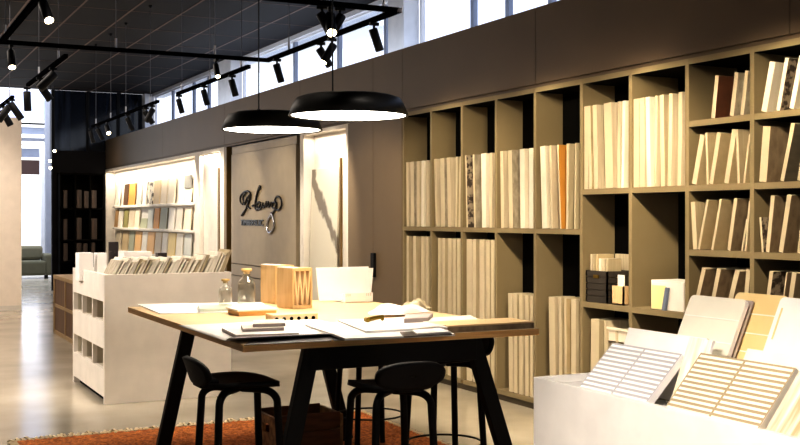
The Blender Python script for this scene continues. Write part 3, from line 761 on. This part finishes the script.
# ================================================================ THINGS ON THE TABLE
TT = TZ+.0015
def flat(name, quad, th, m, label, cat, z=TT, bev=0, mats=None, fm=None):
    """quad = four survey points of the lower face on the table, anticlockwise from near-left"""
    ps = [PZ(u, v, z+th) for u, v in quad]
    cx = sum(p[0] for p in ps)/4; cy = sum(p[1] for p in ps)/4
    lo = [(p[0]-cx, p[1]-cy, 0) for p in ps]; hi = [(p[0]-cx, p[1]-cy, th) for p in ps]
    o = MB().hexa(lo+hi, 0, fm).build(name, mats or m, None, (cx, cy, z), bevel=bev)
    return tag(o, label, cat)
def sheetcurve(name, fn, nu, nv, m, label, cat, th=.003):
    o = MB().grid(fn, nu, nv).build(name, m, None, solid=th)
    return tag(o, label, cat)
# large white sheet, far left corner
flat('paper_sheet', [(160, 313.5), (272, 311), (262, 302), (137, 304)], .004, M_paper, 'large white paper sheet at the far left corner of the table', 'paper')
# near-left hanging roll sheet
rollx0, rolly0 = 1.585, 4.70
def rf(a, b_):
    x = 1.585+a*.80; y = 5.83-b_*.92+.07*a*b_; z = TT+.006
    f_ = max(0, (b_-.9)/.1)
    z += .022*math.sin(f_*PI*.5)*(1-a*.6)
    if x < 1.66 and b_ > .0: z -= min(.05, (1.66-x)*.55)*min(1, b_*3)*0 
    return (x, y, z)
flatpaper = sheetcurve('rolled_sheet', rf, 20, 40, M_paper, 'large white sheet with curled front edge at the near left table corner', 'paper', .004)
flat('magazine', [(244, 345.0), (331, 340.6), (335, 333), (256, 337)], .003, M_mag, 'dark magazine under the curled white sheet at the near left', 'magazine', z=TT)
# stack of tiles
flat('tile_slab', [(236, 335), (299, 333), (292, 325), (222, 328)], .018, M_paper, 'lowest pale tile slab of the stack at the near left of the table', 'tile', z=TT+.0075, mats=[M_paper, M_greyp], fm={0:1,2:1,3:1,4:1,5:1})
flat('tile_slab', [(243, 328.6), (284, 327.4), (281, 323), (241, 324.5)], .016, M_paper, 'middle grey edged tile slab of the stack at the near left of the table', 'tile', z=TT+.026, mats=[M_paper2, M_greyp], fm={0:1,2:1,3:1,4:1,5:1})
flat('tile_slab', [(253, 324), (285.5, 323), (284, 319), (253, 320)], .016, M_paper, 'topmost pale tile slab of the stack at the near left of the table', 'tile', z=TT+.043, mats=[M_paper2, M_greyp], fm={0:1,2:1,3:1,4:1,5:1})
# slatted wood slab
sw = PZ(296, 322, TZ)
s0 = thing('slotted_wood_block', 'thin pale wood block with a row of dark holes in the middle of the table', 'wood block', (sw[0], sw[1]+.05, TT))
MB().boxw(-.135, .145, -.03, .09, 0, .042).build('block', M_ply, s0, bevel=.002)
hb = MB()
for k in range(6): hb.tube([(-.11+k*.045, -.0305, .017), (-.11+k*.045, -.0335, .017)], .011, 10)
hb.build('holes', M_black, s0)
# big papers in the middle
flat('paper_sheet', [(345, 338.5), (455, 334), (420, 318), (305, 324)], .010, M_paper, 'big white sheet across the near middle of the table', 'paper', z=TT+.010)
flat('paper_sheet', [(366, 331), (458, 326), (428, 316), (338, 320)], .010, M_paper, 'upper white sheet under the brass object', 'paper', z=TT+.021)
flat('magazine', [(334, 340.5), (445, 335.5), (444, 330), (328, 334)], .0018, M_mag, 'dark magazine edge under the big white sheet at the near middle of the table', 'magazine')
flat('booklet', [(404, 336.5), (452, 334), (447, 329), (400, 332)], .004, M_mag, 'dark printed booklet lying near the front table edge', 'booklet', z=TT+.021)
flat('booklet', [(417, 333.5), (451, 331.5), (440, 328), (412, 330)], .006, M_paper, 'small white booklet lying on the dark printed booklet', 'booklet', z=TT+.026)
# wooden tray board at the right
wt = thing('wood_sample_board', 'long pale wood board with dark brown edge at the near right table corner', 'wood board', (3.03, 5.01, TT))
MB().boxw(-.28, .25, -.12, .12, .028, .036).build('top_face', M_ply, wt)
MB().boxw(-.28, .25, -.12, .12, 0, .028).build('core', B['brown'], wt)
flat('paper_sheet', [(478, 326.5), (512, 325), (500, 319), (468, 321)], .014, M_paper, 'small white sheet at the right side of the table', 'paper')
flat('paper_sheet', [(420, 328), (482, 321), (470, 315), (425, 318)], .012, M_paper2, 'cream sheet stack to the right of the grey book', 'paper', z=TT+.0125+.011)
flat('grey_book', [(404, 318.5), (428, 317.5), (433, 313), (405, 314)], .030, M_greyp, 'closed grey book on the papers at the right of the table', 'book', z=TT+.026, bev=.003)
# crumpled textile samples
random.seed(5)
def fabric(name, u, v, w, d, h, m, label, z, rz=0):
    c = PZ(u, v, z)
    ph = random.uniform(0, 6)
    def fn(a, b_):
        r = (1-(2*a-1)**4)*(1-(2*b_-1)**4)
        return ((a-.5)*w, (b_-.5)*d, .003+h*r*max(.05,(.5+.25*math.sin(a*8+ph+b_*4)+.2*math.sin(b_*8+a*5))))
    o = MB().grid(fn, 26, 20).build(name, m, None, (c[0], c[1], z), rot=(0, 0, rz)); return tag(o, label, 'fabric')
fabric('fabric_swatch', 402, 312, .30, .26, .07, M_paper2, 'largest crumpled cream fabric swatch on the right half of the table', TT+.024, .2)
fabric('fabric_swatch', 386, 314, .20, .16, .03, M_paper, 'white crumpled fabric swatch behind the brass object', TT+.024, -.3)
fabric('fabric_swatch', 416, 308.5, .16, .14, .08, B['sand'], 'sand coloured crumpled fabric swatch behind the grey book', TT+.024, .5)
# brass object
bp_ = PZ(375, 322, TZ+.03)
br = thing('brass_handle', 'pair of brass door handles lying on the white sheet', 'handle', (bp_[0], bp_[1], TT+.032))
MB().tube([(-.05,-.02,.014),(.0,0,.018),(.06,.03,.02)], .012, 10).build('grip', M_brass, br)
MB().tube([(-.055,-.03,.013),(-.055,.0,.013)], .013, 12).build('rose', M_brass, br)
MB().tube([(.05,.01,.010),(.065,.05,.010)], .010, 12).build('lever', M_brass, br)
# bottles
def bottle(u, vb, scale, label, zb):
    p = PZ(u, vb, zb)
    b0 = thing('glass_bottle', label, 'bottle', (p[0], p[1], zb), 0, 'corked glass bottles')
    s = scale
    pr = [(0, 0), (.050, 0), (.056, .006), (.056, .135), (.048, .158), (.028, .178), (.024, .188), (.024, .205), (.029, .208), (.029, .214)]
    inn = [(.025, .214), (.020, .204), (.020, .186), (.024, .175), (.044, .155), (.052, .133), (.052, .010), (0, .008)]
    MB().lathe([(r*s, z*s) for r, z in pr+inn], 32).build('glass', M_glass, b0)
    MB().lathe([(0, .198*s), (.0195*s, .198*s), (.022*s, .215*s), (.034*s, .216*s), (.034*s, .232*s), (0, .233*s)], 24).build('stopper', M_cork, b0)
    return b0
bd = PZ(251, 308, TZ+.04)
wb = thing('tile_on_wood_block', 'white tile on a pale wood base carrying the larger glass bottle', 'tile block', (bd[0]+.0, bd[1], TT))
MB().boxw(-.11, .13, -.10, .12, 0, .028).build('wood_base', M_plyedge, wb)
MB().boxw(-.12, .14, -.11, .13, .028, .040).build('tile', M_paper, wb, bevel=.002)
bottle(246.5, 305, 1.0, 'larger corked glass bottle on the white tile with wood base', TT+.041)
bottle(225.5, 307, .80, 'smaller corked glass bottle left of the larger one', TT+.0065)
flat('tile_sample', [(200, 309), (232, 308), (228, 304), (198, 305)], .018, mat('pale_green_tile', (.55, .60, .50), .3), 'thin pale green glass tile left of the smaller bottle', 'tile', z=TT+.005)
# zigzag wooden holders
def zigzag(u, vb, label, w=.165, d=.165, h=.265, rz=.30):
    p = PZ(u, vb, TZ)
    z0 = thing('zigzag_wood_block', label, 'wood block', (p[0], p[1], TT), rz)
    t = .012
    MB().boxw(-w/2, w/2, 0, d, 0, .02).build('foot_plate', M_wood, z0); MB().boxw(-w/2, w/2, 0, d, h-.02, h).build('top_plate', M_wood, z0)
    MB().boxw(-w/2, -w/2+.014, 0, d, .02, h-.02).build('side_plate', M_wood, z0); MB().boxw(w/2-.014, w/2, 0, d, .02, h-.02).build('side_plate', M_wood, z0)
    zz = MB(); n = 6; xs = [-w/2+.018+(w-.036)*k/n for k in range(n+1)]
    for k in range(n):
        a, b2 = (.022, h-.022) if k % 2 else (h-.022, .022)
        zz.hexa([(xs[k]-.006,.0,a),(xs[k]+.006,.0,a),(xs[k]+.006,d-.01,a),(xs[k]-.006,d-.01,a),(xs[k+1]-.006,0,b2),(xs[k+1]+.006,0,b2),(xs[k+1]+.006,d-.01,b2),(xs[k+1]-.006,d-.01,b2)])
    zz.build('zigzag_core', M_ply, z0)
    MB().box(-w/2+.014, w/2-.014, d-.008, d-.002, .02, h-.02).build('back_plate', M_walnut, z0)
    MB().boxw(-w/2+.0, -w/2+.05, .002, d-.002, h+.0005, h+.006).build('top_label', M_paper, z0)
zigzag(302.5, 308.5, 'front pale wood block with zigzag cutouts on the table')
zigzag(284.5, 303.5, 'rear pale wood block with zigzag cutouts half hidden behind the front one')
# white leaning boards with stand
wbp = PZ(344, 301.5, TZ)
def wboard(dy, i, x0, x1, hgt, lab):
    o = MB().hexa([(x0, 0, 0), (x1-.04, 0, 0), (x1-.04, .01, 0), (x0, .01, 0), (x0-.005, .045, hgt), (x1, .045, hgt), (x1, .055, hgt), (x0-.005, .055, hgt)]).build('white_board', M_paper, None, (wbp[0], wbp[1]+dy, TT+.012), bevel=.001)
    tag(o, lab, 'board')
wboard(-.06, 0, -.215, .225, .222, 'front large white board propped in the white stand at the table far end')
wboard(-.035, 1, -.205, .20, .232, 'rear large white board propped in the white stand at the table far end')
ws = thing('board_stand', 'small white slotted stand holding the large white boards', 'stand', (wbp[0]+.02, wbp[1]-.13, TT))
MB().boxw(-.08, .135, -.025, -.02, .008, .068).build('front_plate', M_paper, ws)
MB().boxw(-.08, .135, -.02, .16, 0, .008).build('base_plate', M_paper, ws)
for a in (-.08, .13): MB().boxw(a, a+.005, -.02, .02, .008, .068).build('side_plate', M_paper, ws)
sl = MB()
for a in (-.075, -.06, -.045, .085, .1, .115): sl.box(a, a+.004, -.0265, -.0255, .045, .064)
sl.build('slots', M_greyp, ws)

# ================================================================ FRONT RIGHT ISLAND
GX0, GX1, GY0, GY1, GZ = 2.66, 3.72, .9, 3.97, .85
gi = thing('front_sample_island', 'bright white sample island in the right foreground with a recessed top', 'display island', (GX0, GY1, 0))
lx, ly = GX1-GX0, GY1-GY0
MB().boxw(0, .025, -ly, 0, 0, GZ).build('long_panel', M_front, gi, bevel=.002)
MB().boxw(.025, lx, -.025, 0, 0, GZ).build('end_panel', M_front, gi, bevel=.002); MB().boxw(.025, lx, -ly, -ly+.025, 0, GZ).build('end_panel', M_front, gi, bevel=.002)
MB().boxw(lx-.025, lx, -ly+.025, -.025, 0, GZ).build('rear_panel', M_front, gi)
MB().box(.025, lx-.025, -ly+.025, -.025, GZ-.05, GZ-.03).build('tray', M_front, gi)
ZT = GZ-.029
def lean_pt(u, v, xb, th):
    # ray meets plane through (xb,*,ZT) leaning back toward +x by angle th from vertical
    dx, dy = ray(u); dz = -(v-YH)/F
    # normal n=(cos,0,-sin)
    c, s = math.cos(th), math.sin(th)
    D = (xb*c-(ZT-H)*s)/(dx*c-dz*s)
    z = H+dz*D
    return D*dy, (z-ZT)/c
def lean_panel(name, tl_, tr_, xb, thd, thick, m, label, cat, rnd=0, deco=None, edge=None, s0=0.0):
    th = math.radians(thd)
    yl, sl_ = lean_pt(*tl_, xb, th); yr, sr = lean_pt(*tr_, xb, th)
    s = (sl_+sr)/2; wd = yl-yr
    root = thing(name, label, cat, (xb, (yl+yr)/2, ZT+.001)) if deco else None
    # local frame: a along y (0..wd, centre), b up the slope, n outward (-x,+z)
    c, sn = math.cos(th), math.sin(th)
    def P(a, b_, n): return (b_*sn+n*c, a, b_*c-n*sn+thick*sn)       # n>0 goes into +x/-z (back)
    out = []
    r = rnd
    pts = [(-wd/2, s0), (wd/2, s0)]
    if r:
        for k in range(7): t = k/6*PI/2; pts.append((wd/2-r+r*math.cos(t), s-r+r*math.sin(t)))
        for k in range(7): t = PI/2+k/6*PI/2; pts.append((-wd/2+r+r*math.cos(t), s-r+r*math.sin(t)))
    else: pts += [(wd/2, s), (-wd/2, s)]
    n = len(pts)
    mb = MB(); vs = [P(a, b_, 0) for a, b_ in pts]+[P(a, b_, thick) for a, b_ in pts]
    mb.add(vs, [tuple(range(n))]); mb.add(vs, [tuple(range(n, 2*n))[::-1]]); mb.add(vs, [(i, i+n, (i+1) % n+n, (i+1) % n) for i in range(n)], 1)
    o = mb.build('board' if root else name, [m, edge or m], root, (0, 0, 0) if root else (xb, (yl+yr)/2, ZT+.001))
    if not root: tag(o, label, cat)
    else: deco(root, P, wd, s)
    return root or o
M_gw = mat('glazed_white', (0.86, 0.85, 0.86), .35)
M_gl = mat('groove_grey', (0.46, 0.45, 0.46), .6)
M_gc = mat('glazed_cream', (0.90, 0.85, 0.74), .4)
M_glc = mat('groove_beige', (0.42, 0.34, 0.21), .6)
M_ivory = mat('ivory_board', (0.84, 0.80, 0.68), .45)
M_iv2 = mat('ivory_groove', (0.92, 0.90, 0.82), .5)
M_yel = mat('pale_yellow_board', (0.86, 0.70, 0.38), .5, (0.80, 0.60, 0.28), 3)
def slats(nrow, mr, mg):
    def d(root, P, wd, s):
        mb = MB(); pitch = s/(nrow)
        for half in (0, 1):
            a0 = -wd/2+.006 if half == 0 else .006; a1 = -.006 if half == 0 else wd/2-.008
            for k in range(nrow):
                b0 = pitch*k+.002; b1 = b0+pitch*.48
                q = [P(a0, b0, 0), P(a0, b0, -.0015), P(a1, b0, -.0015), P(a1, b0, 0), P(a0, b1, 0), P(a0, b1, -.0015), P(a1, b1, -.0015), P(a1, b1, 0)]
                mb.hexa(q)
        mb.build('relief_slats', mr, root)
    return d
lean_panel('ribbed_tile_panel', (613, 347.5), (682, 360), 2.69, 45, .030, M_gl, 'white ribbed tile panel leaning at the left of the front island', 'tile panel', deco=slats(11, M_gw, M_gl), edge=M_gw)
lean_panel('ribbed_tile_panel', (702, 356.5), (795, 376), 2.69, 42, .030, M_glc, 'cream ribbed tile panel with beige grooves leaning in the front island centre', 'tile panel', deco=slats(12, M_gc, M_glc), edge=M_gc)
lean_panel('white_backing_board', (629, 329.5), (707, 341), 2.86, 22, .022, M_front, 'plain white board with kraft top edge behind the white ribbed panel', 'board', edge=B['kraft'])
lean_panel('striped_board', (690, 338), (713, 342), 2.80, 22, .012, mat('striped_kraft', (0.86, 0.72, 0.45), .5, (0.85, 0.82, 0.78), 10, stretch=(1, 4, .2)), 'narrow kraft striped board edge between the two ribbed panels', 'board')
def grooves(fr_, m, extra=None):
    def d(root, P, wd, s):
        mb = MB()
        for f in fr_:
            mb.hexa([P(-wd/2+.004, s*f, 0), P(-wd/2+.004, s*f, -.002), P(wd/2-.004, s*f, -.002), P(wd/2-.004, s*f, 0), P(-wd/2+.004, s*f+.005, 0), P(-wd/2+.004, s*f+.005, -.002), P(wd/2-.004, s*f+.005, -.002), P(wd/2-.004, s*f+.005, 0)])
        mb.build('groove_lines', m, root)
    return d
lean_panel('grooved_panel', (692, 295), (746, 304), 3.00, 25, .02, M_ivory, 'large ivory panel with rounded corners and fine grooves on the front island', 'panel', rnd=.02, deco=grooves((.55, .78), M_iv2), edge=M_paper)
lean_panel('dark_backed_board', (742, 301), (752, 303), 3.035, 25, .012, M_greyp, 'slim dark backed board right behind the ivory grooved panel', 'board')
lean_panel('yellow_panel', (737, 294), (789, 299), 3.065, 25, .02, M_yel, 'large pale yellow panel with rounded corners on the front island', 'panel', rnd=.02, deco=grooves((.45, .62, .80), M_gc), edge=M_paper)
lean_panel('tall_white_panel', (782, 297), (830, 306), 2.99, 25, .02, M_paper, 'tall white panel with an orange inset strip at the right edge of the frame', 'panel', rnd=.02, deco=lambda root, P, wd, s: MB().hexa([P(wd/2-.028, s*.62, 0), P(wd/2-.028, s*.62, -.003), P(wd/2-.022, s*.62, -.003), P(wd/2-.022, s*.62, 0), P(wd/2-.028, s*.9, 0), P(wd/2-.028, s*.9, -.003), P(wd/2-.022, s*.9, -.003), P(wd/2-.022, s*.9, 0)]).build('inset_strip', M_yel, root))
lean_panel('low_cream_board', (748, 349), (818, 362), 2.86, 28, .012, M_gc, 'low cream board with kraft top edge behind the cream ribbed panel', 'board', edge=B['kraft'])
lean_panel('beige_striped_board', (801, 371), (850, 382), 2.70, 40, .014, mat('beige_stripes', (0.86, 0.78, 0.66), .5, (0.5, .38, .22), 9, stretch=(.3, 4, .3)), 'beige striped board cut by the right edge of the frame', 'board')
o = MB().hexa([(0,-.03,0),(.10,-.03,0),(.10,.03,0),(0,.03,0),(.07,-.03,.075),(.10,-.03,.075),(.10,.03,.075),(.07,.03,.075)]).build('display_wedge', mat('pinkish_tile', (.62,.52,.48), .5), None, (2.78, PZ(676, 395, ZT)[1]-.04, ZT+.001)); tag(o, 'small pinkish wedge between the two ribbed panels', 'wedge')

# ================================================================ LAMPS
def pendant(u, v, D_, label):
    z = H+(YH-v)/F*D_; dx, dy = ray(u)
    p0 = thing('pendant_lamp', label, 'pendant lamp', (D_*dx, D_*dy, z), 0, 'round black pendant lamps')
    R_ = .35
    pr = [(R_, 0), (R_+.004, .004), (R_-.022, .070), (R_-.045, .105), (R_-.09, .120), (0, .124)]
    inn = [(0, .112), (R_-.10, .108), (R_-.06, .092), (R_-.034, .068), (R_-.012, .004), (R_, 0)]
    MB().lathe(pr+inn, 64).build('shade', mat('pendant_black', (0.010, 0.009, 0.008), .42, spec=.4), p0)
    MB().lathe([(0, .006), (R_-.015, .006), (R_-.016, .012), (0, .012)], 64).build('diffuser', M_glow2, p0)
    MB().tube([(-.08, .05, .12), (-.08, .05, .15)], .012, 10).build('cable_gland', M_blackm, p0)
    MB().tube([(-.08, .05, .15), (-.08, .05, CZ-z-.03)], .0045, 6).build('cable', M_blackm, p0)
    MB().tube([(-.08, .05, CZ-z-.03), (-.08, .05, CZ-z-.001)], .05, 16).build('ceiling_rose', M_blackm, p0)
    l = bpy.data.lights.new('pendant_light', 'AREA'); l.shape = 'DISK'; l.size = .62; l.energy = 14; l.color = (1, .86, .68)
    lo = bpy.data.objects.new('pendant_light', l); C.objects.link(lo); lo.parent = p0; lo.location = (0, 0, -.004)
pendant(348.5, 116.5, 6.35, 'nearer and larger looking black disc pendant lamp over the table')
pendant(272, 130.5, 7.56, 'farther black disc pendant lamp over the table')

TRZ = 3.0
def rail(root, p, q, w=.034):
    MB().bar(p, q, w, .036, side=(0, 0, 1)).build('rail', mat('track_matt_black', (.003, .003, .004), .95, spec=0.0), root)
def cables(root, pts, zoff=TRZ):
    for x, y in pts:
        MB().tube([(x, y, .06), (x, y, CZ-zoff-.001)], .004, 6).build('cable', M_cable, root)
        MB().tube([(x, y, .015), (x, y, .10)], .010, 8).build('ferrule', M_ferrule, root)
        MB().lathe([(0, 0), (.022, 0), (.022, -.02), (.008, -.035), (0, -.036)], 12, (x, y, CZ-zoff-.001)).build('ceiling_cup', M_blackm, root)
t1 = thing('lighting_track', 'large black rectangular lighting track hung on thin cables above the table', 'lighting track', (0, 0, TRZ))
X0, X1, Y0, Y1 = 1.08, 3.40, 6.76, 9.45
rail(t1, (X1, Y0, 0), (X1, Y1, 0)); rail(t1, (X0-1.6, Y1, 0), (X1+.017, Y1, 0)); rail(t1, (X0, Y0, 0), (X1+.017, Y0, 0)); rail(t1, (X0, Y0, 0), (X0, Y1, 0))
cables(t1, [(X1, 8.9), (X1, 7.0), (PY(116, 50, Y1)[0], Y1), (PY(215, 57, Y1)[0], Y1), (PY(328, 5, Y0)[0], Y0), (X0, 9.2), (X0, 7.3)])
t2 = thing('lighting_track', 'short black lighting track along the clerestory windows, nearer of two in line', 'lighting track', (0, 0, TRZ))
rail(t2, (3.38, 9.92, 0), (3.38, 12.5, 0)); cables(t2, [(3.38, 10.15), (3.38, 12.3), (3.38, 11.2)])
t3 = thing('lighting_track', 'long black lighting track over the tile display, farther of two in line', 'lighting track', (0, 0, TRZ))
rail(t3, (3.38, 13.4, 0), (3.38, 17.6, 0)); cables(t3, [(3.38, 13.8), (3.38, 15.2), (3.38, 16.2), (3.38, 17.3)])
t4 = thing('lighting_track', 'short black lighting track at the upper left before the far curtain', 'lighting track', (0, 0, TRZ))
rail(t4, (1.69, 10.0, 0), (1.69, 12.4, 0)); cables(t4, [(1.69, 10.4), (1.69, 11.6)])
t5 = thing('lighting_track', 'small distant black lighting track at the left edge of the frame', 'lighting track', (0, 0, TRZ-.03))
rail(t5, (1.66, 13.4, 0), (1.66, 15.6, 0)); cables(t5, [(1.66, 13.7), (1.66, 15.3)], TRZ-.03)

def spot(loc, yaw, tilt, label, glow=False, s=1.0):
    """hanging cylinder spotlight: tilt 0 = straight down, lens end points along yaw when tilted"""
    o = thing('track_spotlight', label, 'spotlight', (loc[0], loc[1], loc[2]-.019), yaw, 'black track spotlights')
    MB().boxw(-.035, .035, -.014, .014, -.022, 0).build('adapter', M_blackm, o)
    MB().tube([(0, 0, -.02), (0, 0, -.06)], .010, 8).build('stem', M_blackm, o)
    b = MB(); L2 = .17*s; r = .032*s
    d = V((math.sin(tilt), 0, -math.cos(tilt))); c = V((0, 0, -.075))
    p0 = c-d*.03; p1 = c+d*(L2-.03)
    b.tube([p0, p0+d*.006, p1-d*.004, p1], [r*.85, r, r, r*.95], 16)
    b.build('body', mat('spot_black', (0.008, 0.008, 0.010), .4, spec=.35), o)
    ln = MB().tube([p1+d*.0005, p1+d*.003], r*.86, 16)
    ln.build('lens', M_glow if glow else M_blackm, o)
    return o
def zt(y, x): return (x, y, TRZ)
def yon(u, x): return wy(u, x)
spot((X1, yon(277, X1), TRZ), 0, .30, 'spotlight hanging below the right rail of the big track, left of the glowing pair')
spot((X1, yon(321, X1), TRZ), -.4, .55, 'left lamp of the spotlight pair on the right rail of the big track')
spot((X1, yon(332, X1), TRZ), PI+.0, .55, 'glowing right lamp of the spotlight pair on the right rail of the big track', True)
spot((X1, yon(374, X1), TRZ), 0, .35, 'spotlight near the front corner of the big track')
spot((PY(322, 10, Y0)[0], Y0, TRZ), -.5, .5, 'left lamp of the spotlight pair on the front rail of the big track')
spot((PY(330, 10, Y0)[0], Y0, TRZ), -PI/2-.3, .75, 'brightly glowing lamp on the front rail of the big track', True, 1.15)
spot((PY(340, 10, Y0)[0], Y0, TRZ), PI-.3, .5, 'right lamp of the spotlight cluster on the front rail of the big track')
spot((PY(216, 57, Y1)[0], Y1, TRZ), -PI/2, .55, 'glowing lamp below the far rail of the big track', True, .8)
spot((PY(11, 45, Y1)[0], Y1, TRZ), -PI/2, .55, 'glowing lamp at the far left corner of the big track', True)
spot((X0, yon(44, X0), TRZ), -PI/2+.2, .7, 'glowing lamp at the top left on the left rail of the big track', True)
for i, u in enumerate((179, 204, 232)):
    spot((3.38, yon(u, 3.38), TRZ), 0, .28, ['far', 'middle', 'near'][i]+' spotlight of the short track by the clerestory windows')
for i, (u, gl, ya, ti) in enumerate([(91, False, 0, .25), (98, False, 0, .5), (107, True, -PI/2, .9), (128, False, 0, .45), (146, False, 0, .6), (152, False, PI, .5)]):
    spot((3.38, yon(u, 3.38), TRZ), ya, ti, ['farthest', 'second farthest', 'glowing', 'fourth', 'fifth', 'nearest'][i]+' spotlight of the long track over the tile display', gl, 1.1)
for i, (u, ya, ti) in enumerate([(27, 0, .05), (40, 0, .6), (53, PI, .75)]):
    spot((1.69, yon(u, 1.69), TRZ), ya, ti, ['far', 'middle', 'near'][i]+' spotlight of the short upper left track', False, 1.25)
for i, (u, ya, ti) in enumerate([(3, 0, .5), (8, PI, .6), (12, 0, .6)]):
    spot((1.66, yon(u, 1.66), TRZ-.03), ya, ti, ['left', 'middle', 'right'][i]+' spotlight of the small track at the left frame edge', False, 1.3)
# tiny far bulbs on the dark wall
for i, (u, v) in enumerate(((54.5, 151), (50, 161), (50.5, 168))):
    p = PY(u, v, 22.9-i*.5)
    o = thing('hanging_bulb', ['upper', 'middle', 'lower'][i]+' small glowing bulb hanging before the far dark wall', 'bulb', p)
    MB().lathe([(0, -.03), (.022, -.022), (.03, 0), (.022, .022), (0, .03)], 12).build('bulb', M_glow, o)
    MB().tube([(0, 0, .03), (0, 0, CZ-p[2]-.001)], .003, 5).build('cable', M_blackm, o)

# ================================================================ LIGHTS
def area(loc, rot, size, e, col, sy=None):
    l = bpy.data.lights.new('area', 'AREA'); l.energy = e; l.color = col; l.size = size
    if sy: l.shape = 'RECTANGLE'; l.size_y = sy
    o = bpy.data.objects.new('area_light', l); C.objects.link(o); o.location = loc; o.rotation_euler = rot; return o
def spotl(loc, tgt, e, ang, blend, col, size=.04):
    l = bpy.data.lights.new('spot', 'SPOT'); l.energy = e; l.spot_size = math.radians(ang); l.spot_blend = blend; l.color = col; l.shadow_soft_size = size
    o = bpy.data.objects.new('spot_light', l); C.objects.link(o); o.location = loc
    o.rotation_euler = (V(tgt)-V(loc)).to_track_quat('-Z', 'Y').to_euler(); return o
WARM = (1.0, .85, .62)
for y, e in ((8.69, 300), (7.08, 330), (5.87, 330), (4.6, 330), (3.5, 150)):
    spotl((3.46, y-.5, 2.85), (SH, y+.05, 1.38), e*.20, 80, .4, WARM)
for y, e in ((8.69, 22), (7.08, 60), (5.87, 55), (4.6, 45)):
    spotl((3.46, y-.1, 2.88), (SH, y, 2.30), e, 25, .5, (1, .84, .55), .02)
spotl((3.4, 4.2, 3.1), (SH, 7.4, 1.15), 210, 54, .7, WARM, .03)
spotl((3.4, 6.6, 3.1), (SH, 9.0, 1.15), 125, 58, .7, WARM, .03)
spotl((3.3, 3.7, 3.1), (SH, 5.2, 1.1), 130, 66, .7, WARM, .03)
# lit niches: unseen linear lights added under their top boards to brighten them
def strip(y0, y1, x, z, e, col, tilt=-.25):
    area((x, (y0+y1)/2, z), (0, tilt, 0), .05, e, col, abs(y1-y0)-.1)
strip(yD, yE-.1, SH+.05, TOPZ-.07, 40, (1, .90, .76), .0)
strip(yC+.2, yD-.26, SH+.04, TOPZ-.07, 8, (1, .90, .76), .0)
strip(yN+.08, yBn-.14, SH+.02, TOPZ-.07, 5, (1, .90, .78), .0)
for y in (23.0, 22.2, 21.2, 18.2, 17.3):
    spotl((4.2, y-.1, 3.0), (SH+.2, y, 1.2), 110, 60, .5, (1, .90, .72))
for y in (16.0, 11.6):
    spotl((3.7, y-.6, 3.0), (SH+.2, y, 1.4), 170, 60, .6, (1, .90, .74))
for y in (14.6, 13.2):
    spotl((3.5, y-.8, 3.0), (SH, y, 1.5), 75, 62, .8, (1, .90, .72))
spotl((3.3, 9.6, 3.3), (SH, 10.4, 1.0), 80, 62, .7, WARM)
# table, islands
for x, y, e in ((2.1, 4.9, 130), (2.4, 6.5, 150), (2.9, 5.4, 120)):
    spotl((x-.3, y-.9, 3.6), (x, y, .95), e*.65, 42, .6, (1, .90, .78))
spotl((2.2, 2.2, 3.6), (3.0, 3.1, .85), 120, 50, .6, (1, .88, .74))
spotl((.2, 2.0, 2.3), (2.68, 3.0, .3), 400, 50, .8, (1, .90, .80))
spotl((2.2, 8.6, 3.7), (2.4, 9.6, 1.05), 190, 40, .6, (1, .90, .78))
spotl((1.2, 6.2, 3.6), (2.3, 9.1, .5), 90, 50, .8, (1, .88, .76))
spotl((-.8, 9.8, 2.6), (1.84, 9.8, .5), 330, 45, .8, (1, .92, .84))
spotl((4.0, 21.5, 3.8), (4.6, 23.8, 1.5), 60, 60, .8, (1, .8, .6))  # spot added to bring out the far dark bookcase
spotl((.3, 16.2, 3.6), (1.6, 19, 1.2), 330, 60, .8, (1, .88, .76))
# broad soft ambience
for x, y, e in ((-.8, 7.5, 160), (.3, 9.5, 120), (-1.0, 11.5, 160), (.8, 12.5, 120), (4.1, 6.0, 45), (4.1, 8.2, 45)):
    spotl((x, y-.3, 3.9), (x, y, 0), e, 80, .9, (1, .90, .78))
area((5.35, 10, 3.26), (PI, 0, 0), .5, 60, (.78, .87, 1.0), 18)  # hidden uplight added behind the fascia to brighten columns and ceiling edge
area((0.5, 14.5, 4.1), (0, 0, 0), 4.0, 190, (1, .88, .76), 8)
area((-1.5, -2.5, 2.6), (math.radians(72), 0, math.radians(-25)), 3.0, 14, (1, .88, .74), 2)
area((2.5, 28.0, 6.0), (0, 0, 0), 4.0, 400, (.8, .88, 1.0), 4)

# ================================================================ WORLD
wd = bpy.data.worlds.new('sky'); bpy.context.scene.world = wd; wd.use_nodes = True
nt = wd.node_tree; bg = nt.nodes['Background']
tc = nt.nodes.new('ShaderNodeTexCoord'); sp = nt.nodes.new('ShaderNodeSeparateXYZ'); r = nt.nodes.new('ShaderNodeValToRGB')
r.color_ramp.elements[0].position = .0; r.color_ramp.elements[0].color = (1.0, 1.0, 1.0, 1)
r.color_ramp.elements[1].position = .5; r.color_ramp.elements[1].color = (.50, .62, .92, 1)
nt.links.new(tc.outputs['Generated'], sp.inputs[0]); nt.links.new(sp.outputs['Z'], r.inputs['Fac']); nt.links.new(r.outputs['Color'], bg.inputs['Color'])
bg.inputs['Strength'].default_value = 1.5

# ================================================================ CAMERA
cd = bpy.data.cameras.new('camera'); cam = bpy.data.objects.new('camera', cd); C.objects.link(cam)
cam.location = (0, 0, H); cam.rotation_euler = (PI/2, 0, -YAW)
cd.sensor_fit = 'HORIZONTAL'; cd.sensor_width = 36; cd.lens = 36*F/800
cd.shift_y = -(222.5-YH)/800; cd.clip_end = 200
bpy.context.scene.camera = cam
sc = bpy.context.scene
sc.view_settings.view_transform = 'Standard'; sc.view_settings.look = 'None'; sc.view_settings.exposure = 0.5; sc.view_settings.gamma = 0.80
